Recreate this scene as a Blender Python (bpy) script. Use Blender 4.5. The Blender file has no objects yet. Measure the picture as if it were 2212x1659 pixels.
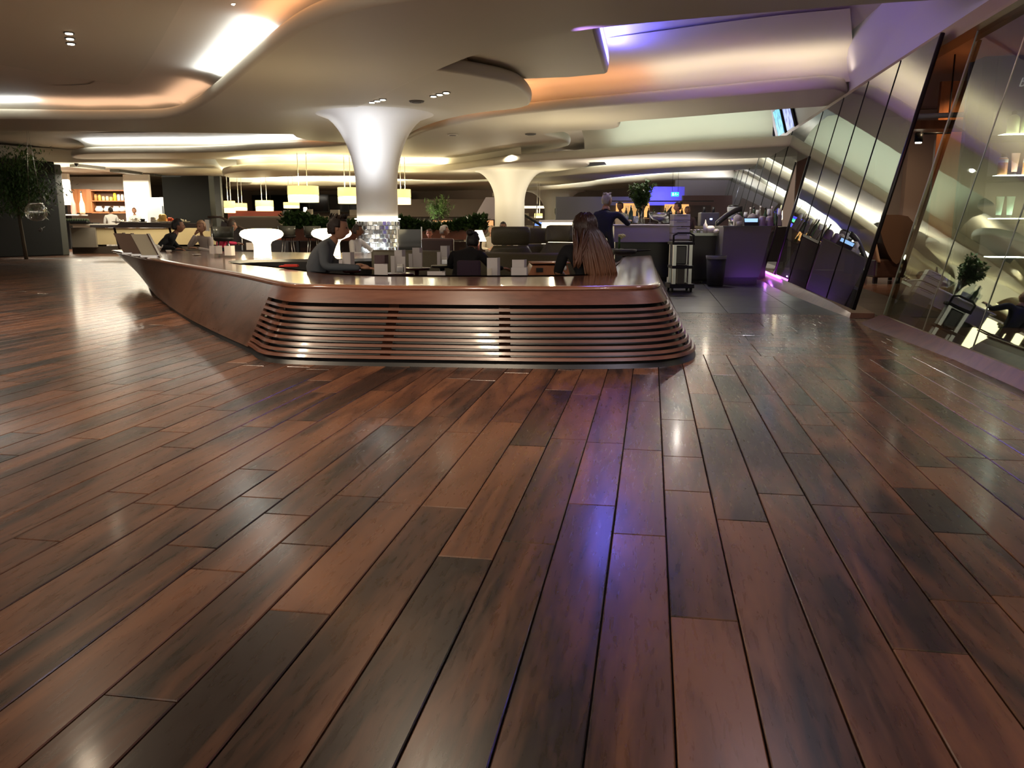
import bpy, bmesh, math, random
from mathutils import Vector, Matrix, noise
R = random.Random(7)
PI = math.pi
S = bpy.context.scene
C = S.collection

# ---------------------------------------------------------------- camera
CAM_H = 1.15
YAW = math.atan(302/1813.5); PITCH = math.atan(347/1780)
cam = bpy.data.cameras.new('camera'); co = bpy.data.objects.new('camera', cam); C.objects.link(co)
cam.sensor_width = 36; cam.lens = 36*1780/2212; cam.clip_start = 0.05; cam.clip_end = 200
co.location = (0, 0, CAM_H); co.rotation_euler = (PI/2-PITCH, 0, YAW)
S.camera = co
# ---------------------------------------------------------------- world and exposure
wd = bpy.data.worlds.new('world'); S.world = wd; wd.use_nodes = True
wd.node_tree.nodes['Background'].inputs[0].default_value = (1.0, 0.87, 0.72, 1)
wd.node_tree.nodes['Background'].inputs[1].default_value = 1.0
S.view_settings.view_transform = 'Standard'; S.view_settings.look = 'None'
S.view_settings.gamma = 1; S.view_settings.use_curve_mapping = False
S.view_settings.exposure = 0.5
S.cycles.use_denoising = True
S.cycles.max_bounces = 7; S.cycles.diffuse_bounces = 3; S.cycles.glossy_bounces = 4
S.cycles.use_adaptive_sampling = True; S.cycles.adaptive_threshold = 0.04
S.cycles.transparent_max_bounces = 12; S.cycles.sample_clamp_indirect = 6
S.cycles.caustics_reflective = False; S.cycles.caustics_refractive = False

WARM = (1, .72, .42); SOFT = (1, .86, .66); COOL = (.86, .93, 1); TEAL = (.62, 1, .92); BLUE = (.12, .12, 1)
ORANGE = (1, .45, .2); YELLOW = (1, .88, .45); MAG = (.8, .15, .6); VIOLET = (.45, .25, 1)
def area(loc, sx, sy, power, col, rot=(0, 0, 0), name='cove_light'):
    l = bpy.data.lights.new(name, 'AREA'); l.shape = 'RECTANGLE'; l.size = sx; l.size_y = sy
    l.energy = power; l.color = col
    o = bpy.data.objects.new(name, l); o.location = loc; o.rotation_euler = rot; C.objects.link(o); return o
def spot(loc, target, power, col, ang=60, blend=.6, r=.05, name='spot_lamp'):
    l = bpy.data.lights.new(name, 'SPOT'); l.energy = power; l.color = col; l.spot_size = math.radians(ang)
    l.spot_blend = blend; l.shadow_soft_size = r
    o = bpy.data.objects.new(name, l); o.location = loc; C.objects.link(o)
    o.rotation_euler = (Vector(target)-Vector(loc)).to_track_quat('-Z', 'Y').to_euler(); return o
def wash(loc, power, col):
    """wide downward fill spot, added as ambient light without a fitting"""
    return spot(loc, (loc[0], loc[1], 0), power, col, 165, .8, .03, 'ambient_fill')
def point(loc, power, col, r=.1, name='lamp_bulb'):
    l = bpy.data.lights.new(name, 'POINT'); l.energy = power; l.color = col; l.shadow_soft_size = r
    o = bpy.data.objects.new(name, l); o.location = loc; C.objects.link(o); return o

# ---------------------------------------------------------------- measuring helpers (photo pixel -> metres in the room)
_fw = Vector((-math.sin(YAW)*math.cos(PITCH), math.cos(YAW)*math.cos(PITCH), -math.sin(PITCH)))
_rt = Vector((math.cos(YAW), math.sin(YAW), 0))
_up = Vector((-math.sin(YAW)*math.sin(PITCH), math.cos(YAW)*math.sin(PITCH), math.cos(PITCH)))
def _ray(x, y): return _fw + (x-1106)/1780*_rt - (y-829.5)/1780*_up
def Z(x, y, z):                       # point on the level z
    r = _ray(x, y); t = (z-CAM_H)/r.z; return Vector((r.x*t, r.y*t, z))
def W(x, y, d):                       # point at walking distance d
    r = _ray(x, y); t = d/(-math.sin(YAW)*r.x + math.cos(YAW)*r.y); return Vector((r.x*t, r.y*t, CAM_H+r.z*t))
def WF(x, d, z=0):                    # on column x of the photo, distance d, height z
    p = W(x, 482, d); return Vector((p.x, p.y, z))
def PX(d): return d/1813.0            # metres per pixel at distance d

# ---------------------------------------------------------------- materials
M = {}
def nmat(name):
    m = bpy.data.materials.new(name); m.use_nodes = True; nt = m.node_tree; return m, nt, nt.nodes['Principled BSDF']
def mat(name, col, rough=.5, metal=0, bump=0, scale=30, var=0, emit=None, es=0, coat=0, spec=.5, trans=0, alpha=1, ior=1.45):
    if name in M: return M[name]
    m, nt, b = nmat(name); N = nt.nodes; L = nt.links
    b.inputs['Base Color'].default_value = (*col, 1); b.inputs['Roughness'].default_value = rough
    b.inputs['Metallic'].default_value = metal; b.inputs['Coat Weight'].default_value = coat; b.inputs['Coat Roughness'].default_value = .08
    b.inputs['Specular IOR Level'].default_value = spec; b.inputs['Transmission Weight'].default_value = trans; b.inputs['IOR'].default_value = ior
    b.inputs['Alpha'].default_value = alpha
    if emit: b.inputs['Emission Color'].default_value = (*emit, 1); b.inputs['Emission Strength'].default_value = es
    if bump or var:
        tc = N.new('ShaderNodeTexCoord'); n = N.new('ShaderNodeTexNoise'); n.inputs['Scale'].default_value = scale; n.inputs['Detail'].default_value = 5
        L.new(tc.outputs['Object'], n.inputs['Vector'])
        if bump:
            bp = N.new('ShaderNodeBump'); bp.inputs['Strength'].default_value = bump; bp.inputs['Distance'].default_value = .01
            L.new(n.outputs['Fac'], bp.inputs['Height']); L.new(bp.outputs[0], b.inputs['Normal'])
        if var:
            mx = N.new('ShaderNodeMix'); mx.data_type = 'RGBA'
            mx.inputs['A'].default_value = (*[max(0, c*(1-var)) for c in col], 1); mx.inputs['B'].default_value = (*[min(1, c*(1+var)) for c in col], 1)
            L.new(n.outputs['Fac'], mx.inputs['Factor']); L.new(mx.outputs['Result'], b.inputs['Base Color'])
    M[name] = m; return m

def wood(name, dark, mid, light, rough=.3, coat=.3, axis='Y', rnd=False, grain=1.0, bump=.12):
    """streaky hardwood; grain runs along the axis; rnd: per-board tone from the 'rnd' attribute"""
    m, nt, b = nmat(name); N = nt.nodes; L = nt.links
    g = N.new('ShaderNodeNewGeometry'); mp = N.new('ShaderNodeMapping'); add = N.new('ShaderNodeVectorMath'); add.operation = 'ADD'
    L.new(g.outputs['Position'], add.inputs[0])
    at = N.new('ShaderNodeAttribute'); at.attribute_name = 'rnd'
    sc = N.new('ShaderNodeVectorMath'); sc.operation = 'SCALE'; sc.inputs['Scale'].default_value = 40 if rnd else 0
    L.new(at.outputs['Color'], sc.inputs[0]); L.new(sc.outputs[0], add.inputs[1])
    L.new(add.outputs[0], mp.inputs['Vector'])
    s = {'Y': (9, 1.1, 9), 'X': (1.1, 9, 9), 'Z': (9, 9, 1.1)}[axis]
    mp.inputs['Scale'].default_value = [v*grain for v in s]
    n1 = N.new('ShaderNodeTexNoise'); n1.inputs['Scale'].default_value = .5; n1.inputs['Detail'].default_value = 6; n1.inputs['Distortion'].default_value = 1.6
    n2 = N.new('ShaderNodeTexNoise'); n2.inputs['Scale'].default_value = 7; n2.inputs['Detail'].default_value = 7; n2.inputs['Distortion'].default_value = .5
    L.new(mp.outputs[0], n1.inputs['Vector']); L.new(mp.outputs[0], n2.inputs['Vector'])
    # tone = board random + figure + fine grain
    sep = N.new('ShaderNodeSeparateColor'); L.new(at.outputs['Color'], sep.inputs[0])
    def math_(op, a, b_, clamp=False):
        q = N.new('ShaderNodeMath'); q.operation = op; q.use_clamp = clamp
        for i, v in ((0, a), (1, b_)):
            if isinstance(v, (int, float)): q.inputs[i].default_value = v
            else: L.new(v, q.inputs[i])
        return q.outputs[0]
    fig = math_('MULTIPLY', math_('SUBTRACT', n1.outputs['Fac'], .5), 2.4 if rnd else 1.5)
    fine = math_('MULTIPLY', math_('SUBTRACT', n2.outputs['Fac'], .5), .4)
    base = math_('ADD', fig, fine)
    if rnd: tone = math_('ADD', math_('MULTIPLY_ADD', sep.outputs[0], .75), base) if False else math_('ADD', math_('ADD', math_('MULTIPLY', sep.outputs[0], .62), .17), base, True)
    else: tone = math_('ADD', base, .5, True)
    cr = N.new('ShaderNodeValToRGB'); e = cr.color_ramp.elements
    e[0].position = .08; e[0].color = (*dark, 1); e[1].position = .95; e[1].color = (*light, 1); k = e.new(.5); k.color = (*mid, 1)
    L.new(tone, cr.inputs[0]); L.new(cr.outputs[0], b.inputs['Base Color'])
    r = math_('ADD', math_('MULTIPLY', n2.outputs['Fac'], .16), rough-.08); L.new(r, b.inputs['Roughness'])
    b.inputs['Coat Weight'].default_value = coat; b.inputs['Coat Roughness'].default_value = .12
    if bump:
        bp = N.new('ShaderNodeBump'); bp.inputs['Strength'].default_value = bump; bp.inputs['Distance'].default_value = .004
        n3 = N.new('ShaderNodeTexNoise'); n3.inputs['Scale'].default_value = 1.1; n3.inputs['Detail'].default_value = 3; L.new(mp.outputs[0], n3.inputs['Vector'])
        L.new(math_('ADD', n3.outputs['Fac'], math_('MULTIPLY', n2.outputs['Fac'], .3)), bp.inputs['Height']); L.new(bp.outputs[0], b.inputs['Normal'])
    M[name] = m; return m

FLOORW = wood('floor_hardwood', (.017, .010, .008), (.098, .040, .022), (.19, .078, .038), rough=.29, coat=.28, rnd=True, bump=.06)
BENCHW = wood('bench_veneer', (.062, .022, .013), (.125, .043, .024), (.17, .066, .036), rough=.36, coat=.22, axis='X', grain=.8, bump=.03)
TOPW = wood('ledge_veneer', (.13, .05, .03), (.20, .08, .045), (.26, .11, .065), rough=.16, coat=.7, axis='X', grain=.7, bump=.02)
REDW = wood('red_wood', (.07, .026, .016), (.12, .046, .028), (.17, .07, .04), rough=.4, coat=.2, axis='Z')
DARKW = wood('dark_wood', (.02, .009, .006), (.045, .018, .011), (.075, .03, .018), rough=.35, coat=.3, axis='X')
ORW = wood('orange_wood', (.30, .10, .035), (.42, .16, .06), (.52, .22, .09), rough=.4, coat=.2, axis='Z')
PLAST = mat('ceiling_plaster', (.74, .68, .57), .7, bump=.015, scale=6)
SOFFIT = mat('soffit_plaster', (.66, .61, .50), .6, bump=.02, scale=3)
WHITE = mat('white_paint', (.78, .75, .70), .55)
BLACK = mat('black_satin', (.012, .012, .013), .35)
BLEATH = mat('black_leather', (.022, .020, .018), .42, bump=.25, scale=60)
OLIVE = mat('olive_leather', (.095, .082, .048), .45, bump=.2, scale=50, var=.2)
CHARC = mat('charcoal_panel', (.012, .013, .014), .6, bump=.05, scale=10, spec=.12)
STONE = mat('dark_stone_floor', (.035, .037, .038), .32, bump=.05, scale=8, var=.35)
GREYP = mat('grey_panel', (.13, .122, .115), .45)
TAUPE = mat('taupe_panel', (.42, .38, .36), .45)
CHROME = mat('brushed_metal', (.62, .62, .62), .25, 1)
STEEL = mat('stainless_steel', (.42, .42, .43), .3, 1)
CARD = mat('white_card', (.62, .58, .57), .6)
CREAMC = mat('cream_card', (.66, .60, .50), .6)
MAROON = mat('maroon_lacquer', (.05, .008, .01), .3)
RUBBER = mat('black_rubber', (.01, .01, .01), .7)
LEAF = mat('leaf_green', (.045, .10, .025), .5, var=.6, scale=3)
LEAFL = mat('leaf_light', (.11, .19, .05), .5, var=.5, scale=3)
BARK = mat('bark', (.06, .045, .03), .8, bump=.4, scale=20)
GLOW = mat('opal_glow', (.9, .85, .7), .4, emit=(1, .84, .52), es=5.5)
SHADE = mat('linen_shade', (.8, .7, .35), .8, emit=(1, .70, .24), es=.95)
SHADEL = mat('linen_shade_lower', (.8, .7, .35), .8, emit=(1, .80, .38), es=1.7)
LED = mat('led_lens', (1, 1, 1), .3, emit=(1, .88, .65), es=14)
LEDSTRIP = mat('led_strip_white', (1, 1, 1), .3, emit=(1, .9, .72), es=6)
SKINM = mat('skin', (.42, .22, .14), .5); SKINT = mat('skin_tanned', (.30, .14, .085), .5); SKIND = mat('skin_brown', (.16, .075, .045), .5)
EYE = mat('eye_dark', (.02, .015, .01), .2); LIP = mat('lip', (.32, .1, .08), .4)
GLASSCLR = mat('clear_glass', (.95, 1, .98), .03, trans=1, alpha=1)
BOTTLEG = mat('bottle_glass_green', (.03, .07, .03), .1, spec=.8)

# mirror glass of the leaning wall: part reflection, part view into the salon behind it
def mirror_glass(name, tint, refl, rcol):
    m, nt, b = nmat(name); N = nt.nodes; L = nt.links
    gl = N.new('ShaderNodeBsdfGlossy'); gl.inputs['Roughness'].default_value = .015; gl.inputs['Color'].default_value = (*rcol, 1)
    tr = N.new('ShaderNodeBsdfTransparent'); tr.inputs['Color'].default_value = (*tint, 1)
    mx = N.new('ShaderNodeMixShader'); mx.inputs[0].default_value = refl
    n = N.new('ShaderNodeTexNoise'); n.inputs['Scale'].default_value = .8; n.inputs['Detail'].default_value = 1
    bp = N.new('ShaderNodeBump'); bp.inputs['Strength'].default_value = .12; bp.inputs['Distance'].default_value = .02
    g = N.new('ShaderNodeNewGeometry'); L.new(g.outputs['Position'], n.inputs['Vector']); L.new(n.outputs['Fac'], bp.inputs['Height']); L.new(bp.outputs[0], gl.inputs['Normal'])
    L.new(tr.outputs[0], mx.inputs[1]); L.new(gl.outputs[0], mx.inputs[2]); L.new(mx.outputs[0], N['Material Output'].inputs[0])
    M[name] = m; return m
MIRFAR = mirror_glass('mirror_glass_far', (.35, .38, .36), .74, (.86, .92, .88))
MIRNEAR = mirror_glass('mirror_glass_near', (.72, .78, .66), .52, (.80, .92, .78))
THINGLASS = mirror_glass('thin_glass', (.86, .9, .9), .12, (1, 1, 1))

# ---------------------------------------------------------------- mesh helpers
def bm_(): return bmesh.new()
def smooth_faces(fs):
    for f in fs: f.smooth = True
def box(bm, c, s, rz=0, bev=0, mt=None):
    r = bmesh.ops.create_cube(bm, size=1); vs = r['verts']
    m4 = Matrix.Translation(Vector(c)) @ Matrix.Rotation(rz, 4, 'Z') @ Matrix.Diagonal((s[0], s[1], s[2], 1))
    bmesh.ops.transform(bm, matrix=m4, verts=vs)
    if bev:
        es = list({e for v in vs for e in v.link_edges})
        bmesh.ops.bevel(bm, geom=es, offset=bev, segments=2, affect='EDGES', profile=.5)
def cyl(bm, c, r, h, r2=None, seg=20, caps=True):
    res = bmesh.ops.create_cone(bm, cap_ends=caps, segments=seg, radius1=r, radius2=r if r2 is None else r2, depth=h)
    bmesh.ops.translate(bm, vec=Vector(c)+Vector((0, 0, h/2)), verts=res['verts'])
    for f in {f for v in res['verts'] for f in v.link_faces}:
        if len(f.verts) == 4: f.smooth = True
def sph(bm, c, r, sc=(1, 1, 1), u=16, v=10):
    res = bmesh.ops.create_uvsphere(bm, u_segments=u, v_segments=v, radius=r)
    bmesh.ops.scale(bm, vec=sc, verts=res['verts']); bmesh.ops.translate(bm, vec=c, verts=res['verts'])
    smooth_faces({f for q in res['verts'] for f in q.link_faces}); return res['verts']
def lathe(bm, prof, c=(0, 0, 0), seg=24, caps=True):
    rings = []
    for r, z in prof:
        rings.append([bm.verts.new((c[0]+max(r, 1e-4)*math.cos(2*PI*k/seg), c[1]+max(r, 1e-4)*math.sin(2*PI*k/seg), c[2]+z)) for k in range(seg)])
    for a, b in zip(rings, rings[1:]):
        for k in range(seg):
            f = bm.faces.new((a[k], a[(k+1) % seg], b[(k+1) % seg], b[k])); f.smooth = True
    if caps:
        try: bm.faces.new(rings[0][::-1]); bm.faces.new(rings[-1])
        except ValueError: pass
def tube(bm, pts, r, seg=8, caps=True):
    pts = [Vector(p) for p in pts]; rings = []
    rr = r if isinstance(r, (list, tuple)) else [r]*len(pts)
    for i, p in enumerate(pts):
        d = (pts[min(i+1, len(pts)-1)]-pts[max(i-1, 0)]).normalized()
        a = d.orthogonal().normalized() if i == 0 else (pa - d*pa.dot(d)).normalized()
        pa = a; b = d.cross(a)
        rings.append([bm.verts.new(p + (a*math.cos(2*PI*k/seg)+b*math.sin(2*PI*k/seg))*rr[i]) for k in range(seg)])
    for A, B in zip(rings, rings[1:]):
        for k in range(seg):
            f = bm.faces.new((A[k], A[(k+1) % seg], B[(k+1) % seg], B[k])); f.smooth = True
    if caps: bm.faces.new(rings[0][::-1]); bm.faces.new(rings[-1])
def prism(bm, poly, z0, z1):
    b = [bm.verts.new((p[0], p[1], z0)) for p in poly]; t = [bm.verts.new((p[0], p[1], z1)) for p in poly]; n = len(poly)
    fs = [bm.faces.new((b[i], b[(i+1) % n], t[(i+1) % n], t[i])) for i in range(n)]
    fs += [bm.faces.new(b[::-1]), bm.faces.new(t)]
    return fs
def quad(bm, a, b, c, d): return bm.faces.new([bm.verts.new(v) for v in (a, b, c, d)])
def strip(bm, A, B, smooth=True):
    va = [bm.verts.new(p) for p in A]; vb = [bm.verts.new(p) for p in B]
    for i in range(len(A)-1):
        f = bm.faces.new((va[i], va[i+1], vb[i+1], vb[i])); f.smooth = smooth
def loft(bm, secs, closed=True, caps=True, smooth=True):
    rs = [[bm.verts.new(p) for p in s] for s in secs]; n = len(rs[0])
    for A, B in zip(rs, rs[1:]):
        for k in range(n if closed else n-1):
            f = bm.faces.new((A[k], A[(k+1) % n], B[(k+1) % n], B[k])); f.smooth = smooth
    if caps and closed: bm.faces.new(rs[0][::-1]); bm.faces.new(rs[-1])
def obj(name, bm, m, parent=None, label=None, loc=None, kind=None, mesh=None):
    if mesh is None:
        bmesh.ops.recalc_face_normals(bm, faces=bm.faces)
        mesh = bpy.data.meshes.new(name); bm.to_mesh(mesh); bm.free()
        for q in (m if isinstance(m, (list, tuple)) else [m]): mesh.materials.append(q)
    o = bpy.data.objects.new(name, mesh); C.objects.link(o)
    if parent: o.parent = parent
    if loc is not None: o.location = loc
    if label: o['label'] = label
    if kind: o['kind'] = kind
    return o
def tag(o, label, cat, group=None):
    o['label'] = label; o['category'] = cat
    if group: o['group'] = group
    return o
def thing(name, label, cat, loc=(0, 0, 0), rz=0, group=None):
    o = bpy.data.objects.new(name, None); C.objects.link(o); o.empty_display_size = .1
    o.location = loc; o.rotation_euler = (0, 0, rz); return tag(o, label, cat, group)
def struct(name, bm=None, m=None, mesh=None):
    o = obj(name, bm, m) if bm else bpy.data.objects.new(name, None)
    if not bm: C.objects.link(o)
    o['kind'] = 'structure'; return o
def dup(root, loc=None, rz=None, label=None, group=None):
    def cp(o, par):
        c = o.copy(); C.objects.link(c)
        if par: c.parent = par
        for ch in [q for q in KIDS.get(o, [])]: cp(ch, c)
        return c
    KIDS = {}
    for q in root.children_recursive: KIDS.setdefault(q.parent, []).append(q)
    r = cp(root, None)
    if loc is not None: r.location = loc
    if rz is not None: r.rotation_euler = (0, 0, rz)
    if label: r['label'] = label
    if group: r['group'] = group
    return r
def chaikin(p, n=2, closed=True):
    for _ in range(n):
        q = []
        rng = range(len(p)) if closed else range(len(p)-1)
        if not closed: q.append(p[0])
        for i in rng:
            a, b = Vector(p[i]), Vector(p[(i+1) % len(p)]); q += [a*.75+b*.25, a*.25+b*.75]
        if not closed: q.append(p[-1])
        p = q
    return [Vector(v) for v in p]
def area2(p): return sum(p[i][0]*p[(i+1) % len(p)][1]-p[(i+1) % len(p)][0]*p[i][1] for i in range(len(p)))/2
def offset(poly, d):                 # outward for CCW
    n = len(poly); out = []
    for i in range(n):
        a, b, c = Vector(poly[i-1][:2]), Vector(poly[i][:2]), Vector(poly[(i+1) % n][:2])
        e1 = (b-a); e2 = (c-b)
        if e1.length < 1e-6: e1 = e2
        if e2.length < 1e-6: e2 = e1
        n1 = Vector((e1.y, -e1.x)).normalized(); n2 = Vector((e2.y, -e2.x)).normalized()
        m = (n1+n2)
        if m.length < 1e-3: m = n1
        m.normalize(); out.append(b + m*(d/max(.5, m.dot(n1))))
    return out

# ================================================================ FLOOR
PW = 0.2; X0 = 0.09 - PW*2000
def rnd_attr(me, col_of_face):
    a = me.color_attributes.new('rnd', 'FLOAT_COLOR', 'CORNER'); i = 0
    for f in me.polygons:
        c = col_of_face(f.index)
        for _ in f.loop_indices: a.data[_].color = c
def board(bm, x0, x1, y0, y1, z=0.0, g=.0025, ch=.003, cheap=False):
    x0 += g; x1 -= g; y0 += g; y1 -= g; n0 = len(bm.faces)
    t = [bm.verts.new(v) for v in ((x0+ch, y0+ch, z), (x1-ch, y0+ch, z), (x1-ch, y1-ch, z), (x0+ch, y1-ch, z))]
    s = [bm.verts.new(v) for v in ((x0, y0, z-ch), (x1, y0, z-ch), (x1, y1, z-ch), (x0, y1, z-ch))]
    bm.faces.new(t)
    for i in range(4): bm.faces.new((s[i], s[(i+1) % 4], t[(i+1) % 4], t[i]))
    if not cheap:
        u = [bm.verts.new((v.co.x, v.co.y, z-.018)) for v in s]
        for i in range(4): bm.faces.new((u[i], u[(i+1) % 4], s[(i+1) % 4], s[i]))
        return 9
    return 5
bm = bm_(); box(bm, (-16, 24, -.06), (46, 54, .08)); floor = struct('floor', bm, mat('joint_dark', (.012, .007, .005), .7))
boards = []
fr = random.Random(11)
ix = 0
x = 0.09 - PW*190
while x < 3.2:
    y = -.9 - fr.random()*1.2
    while y < 46:
        ln = fr.choice((.55, .8, 1.0, 1.2, 1.5, 1.5, 1.9)) * (1 if y < 20 else 1.6)
        y1 = y+ln; cxm, cym = x+PW/2, y+ln/2
        # visible wedge only, leave out the cross-laid strip and the stone area by the bar
        vis = abs(math.atan2(-cxm, max(cym, .3)) - YAW) < math.radians(44) or (abs(cxm) < 3.2 and cym < 3.4)
        st = (cxm > .2 and y >= 7.45) or (cxm > .0 and y >= 11)
        if x > .2 and y < 7.45 < y1: y1 = 7.45; st = False
        if not st and vis and cym > .3: boards.append((math.hypot(cxm, cym-.0), x, y, y1))
        y = y1
        if x > .2 and y >= 7.45 and y < 11.0: break
    x += PW
cross = []
y = 7.45
while y < 11.0:
    x = .29
    while x < 2.95:
        ln = fr.choice((.7, 1.0, 1.3, .6)); x1 = min(x+ln, 2.95)
        if 2.95-x1 < .3: x1 = 2.95
        cross.append((x, x1, y, y+PW)); x = x1
    y += PW
boards = [(d, x, y, min(y1, 11.0) if x > -.1 and y < 11 else y1) for d, x, y, y1 in boards]
boards.sort()
near, rest = boards[:230], boards[230:]
def rc(): return (fr.random(), fr.random(), fr.random(), 1)
for d, x, y, y1 in near:
    bm = bm_(); board(bm, x, x+PW, y, y1); c = rc()
    o = obj('plank', bm, FLOORW, floor); rnd_attr(o.data, lambda i: c)
for q in cross[:70]:
    bm = bm_(); board(bm, *q); c = rc(); o = obj('plank', bm, FLOORW, floor); rnd_attr(o.data, lambda i: c)
bm = bm_(); cols = []
for d, x, y, y1 in rest:
    k = board(bm, x, x+PW, y, y1, cheap=True); cols += [rc()]*k
for q in cross[70:]:
    k = board(bm, *q, cheap=True); cols += [rc()]*k
me = bpy.data.meshes.new('plank_field'); bm.to_mesh(me); bm.free(); me.materials.append(FLOORW); rnd_attr(me, lambda i: cols[i])
o = obj('plank_field', None, None, floor, mesh=me, kind='stuff')
# dark stone floor of the bar zone: big tiles with recessed joints
y = 11.0
while y < 40:
    x = .1
    while x < 3.2:
        bm = bm_(); box(bm, (x+.46, y+.46, -.008), (.914, .914, .016), bev=.003)
        obj('floor_tile', bm, STONE, floor); x += .92
        if y > 22: break
    y += .92 if y < 22 else 99
bm = bm_(); box(bm, (1.6, 31, -.008), (3.6, 17, .016)); obj('stone_slab', bm, STONE, floor)

# ================================================================ CEILING
CZ = 3.97
bm = bm_()
# upper ceiling with a soft wave so that coves grade away like the plaster vaults
nx, ny = 60, 60; g = []
for j in range(ny+1):
    row = []
    for i in range(nx+1):
        X = -46 + 49.4*i/nx; Y = -1.0 + 50*j/ny
        z = CZ + .30*(lambda u: u*u*(3-2*u))(min(1, max(0, (X+4)/4))) + .04*math.sin(X*.45+Y*.3) - .55*min(1, max(0, Y-27)/6)**2*(3-2*min(1, max(0, Y-27)/6))
        row.append(bm.verts.new((X, Y, z)))
    g.append(row)
for j in range(ny):
    for i in range(nx):
        f = bm.faces.new((g[j][i], g[j][i+1], g[j+1][i+1], g[j+1][i])); f.smooth = True
ceiling = struct('ceiling', bm, PLAST)
ISL = []
def island(px, z, t=.22, it=2, m=None, mult=None):
    """one curved soffit island: outline measured on its underside level, soft bullnose rim"""
    P = [Z(x, y, z) for x, y in px]
    P = chaikin([Vector((p.x, p.y)) for p in P], it)
    if area2(P) < 0: P = P[::-1]
    bm = bm_(); rings = []
    for k in range(7):
        a = k/6*PI; inset = .07*(1-math.sin(a)**.7); zz = z + t/2 - t/2*math.cos(a)
        rings.append([bm.verts.new((q.x, q.y, zz)) for q in offset(P, -inset)])
    n = len(P)
    for A, B in zip(rings, rings[1:]):
        for k in range(n):
            f = bm.faces.new((A[k], A[(k+1) % n], B[(k+1) % n], B[k])); f.smooth = True
    from mathutils.geometry import tessellate_polygon
    for tri in tessellate_polygon([[v.co for v in rings[0]]]):
        try: bm.faces.new([rings[0][i] for i in tri])
        except ValueError: pass
    o = obj('soffit_island', bm, m or SOFFIT, ceiling); ISL.append((P, z, t))
    return P
def cove(px, z, power, col, w=.3, up=.05, step=1.2, tilt=0):
    """hidden uplights lying on top of an island along its rim"""
    if not power: return
    power *= 1.7
    P = [Z(x, y, z) for x, y in px]; segs = []
    for a, b in zip(P, P[1:]):
        L_ = (b-a).length; n = max(1, round(L_/step))
        for k in range(n):
            c = a.lerp(b, (k+.5)/n); d = (b-a)
            area((c.x, c.y, z+.22+up), L_/n*1.03, w, power*L_/n, col, (PI, 0, math.atan2(d.y, d.x)) if not tilt else (PI+tilt, 0, math.atan2(d.y, d.x)))
ZA = 3.45
# near-left upper island (downlights) 
island([(-500, 60), (-250, 110), (0, 140), (120, 162), (230, 180), (330, 190), (385, 184), (405, 160), (412, 100), (440, 0), (480, -120), (520, -420), (-1400, -420), (-1400, 60)], 3.925, .05)
# A: the big sweeping ribbon
A_near = [(-700, 262), (-300, 258), (0, 256), (180, 259), (300, 258), (378, 254), (436, 226), (492, 182), (552, 132), (608, 86), (655, 56), (724, 28), (804, 10), (900, -4), (1050, -20), (1400, -40), (1900, -60), (2300, -90)]
A_far = [(2300, -30), (2160, -4), (1900, 10), (1600, 34), (1290, 62), (1180, 82), (1050, 112), (950, 152), (860, 192), (780, 232), (705, 262), (770, 306), (740, 300), (690, 292), (600, 290), (400, 287), (200, 284), (0, 283), (-300, 280), (-700, 280)]
island(A_near+A_far, ZA)
# B: small panel above the big column, with spots
island([(600, 300), (700, 180), (820, 140), (943, 150), (1040, 165), (1112, 180), (1140, 200), (1152, 220), (1138, 234), (1030, 244), (950, 262), (890, 285), (860, 312), (770, 310)], ZA+.012, .22)
# C: long purple band to the right wall, runs left past the column
C_near = [(1830, 188), (1700, 196), (1500, 214), (1300, 230), (1180, 240), (1050, 254), (960, 272), (900, 288), (870, 306), (780, 310), (700, 318), (600, 322), (450, 330), (300, 331), (160, 332)]
C_far = [(150, 345), (300, 343), (480, 344), (620, 346), (760, 354), (860, 358), (950, 358), (1040, 348), (1150, 330), (1225, 318), (1236, 309), (1215, 299), (1165, 290), (1245, 283), (1335, 279), (1342, 270), (1335, 263), (1450, 256), (1665, 238), (1850, 226)]
island(C_near+C_far, ZA-.02)
# E: next band from second column to the right wall
ZE = 3.15
island([(1760, 312), (1654, 318), (1500, 326), (1300, 340), (1200, 346), (1100, 352), (960, 372), (860, 372), (700, 367), (560, 368), (500, 372), (474, 379), (500, 386), (640, 381), (760, 378), (860, 388), (1000, 390), (1090, 386), (1150, 380), (1190, 372), (1265, 362), (1277, 356), (1262, 350), (1400, 350), (1640, 342), (1760, 336)], ZE-.2, .25)
ZG = 2.95
island([(1720, 352), (1580, 356), (1400, 364), (1250, 376), (1150, 386), (1060, 392), (900, 400), (700, 402), (500, 398), (480, 412), (700, 412), (900, 414), (1050, 410), (1160, 404), (1280, 392), (1300, 387), (1420, 374), (1580, 368), (1720, 362)], ZG, .25)
island([(1600, 382), (1500, 384), (1380, 392), (1250, 404), (1180, 410), (1080, 416), (900, 417), (900, 424), (1080, 424), (1180, 420), (1280, 413), (1400, 402), (1500, 394), (1600, 390)], ZG, .3)
# cream lowered ceiling over the open kitchen and the buffet
island([(140, 352), (200, 350), (300, 352), (420, 352), (480, 360), (490, 386), (360, 384), (270, 372), (160, 356), (120, 372), (60, 380), (-60, 380), (-60, 340)], 3.36, .5, 1)

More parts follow.
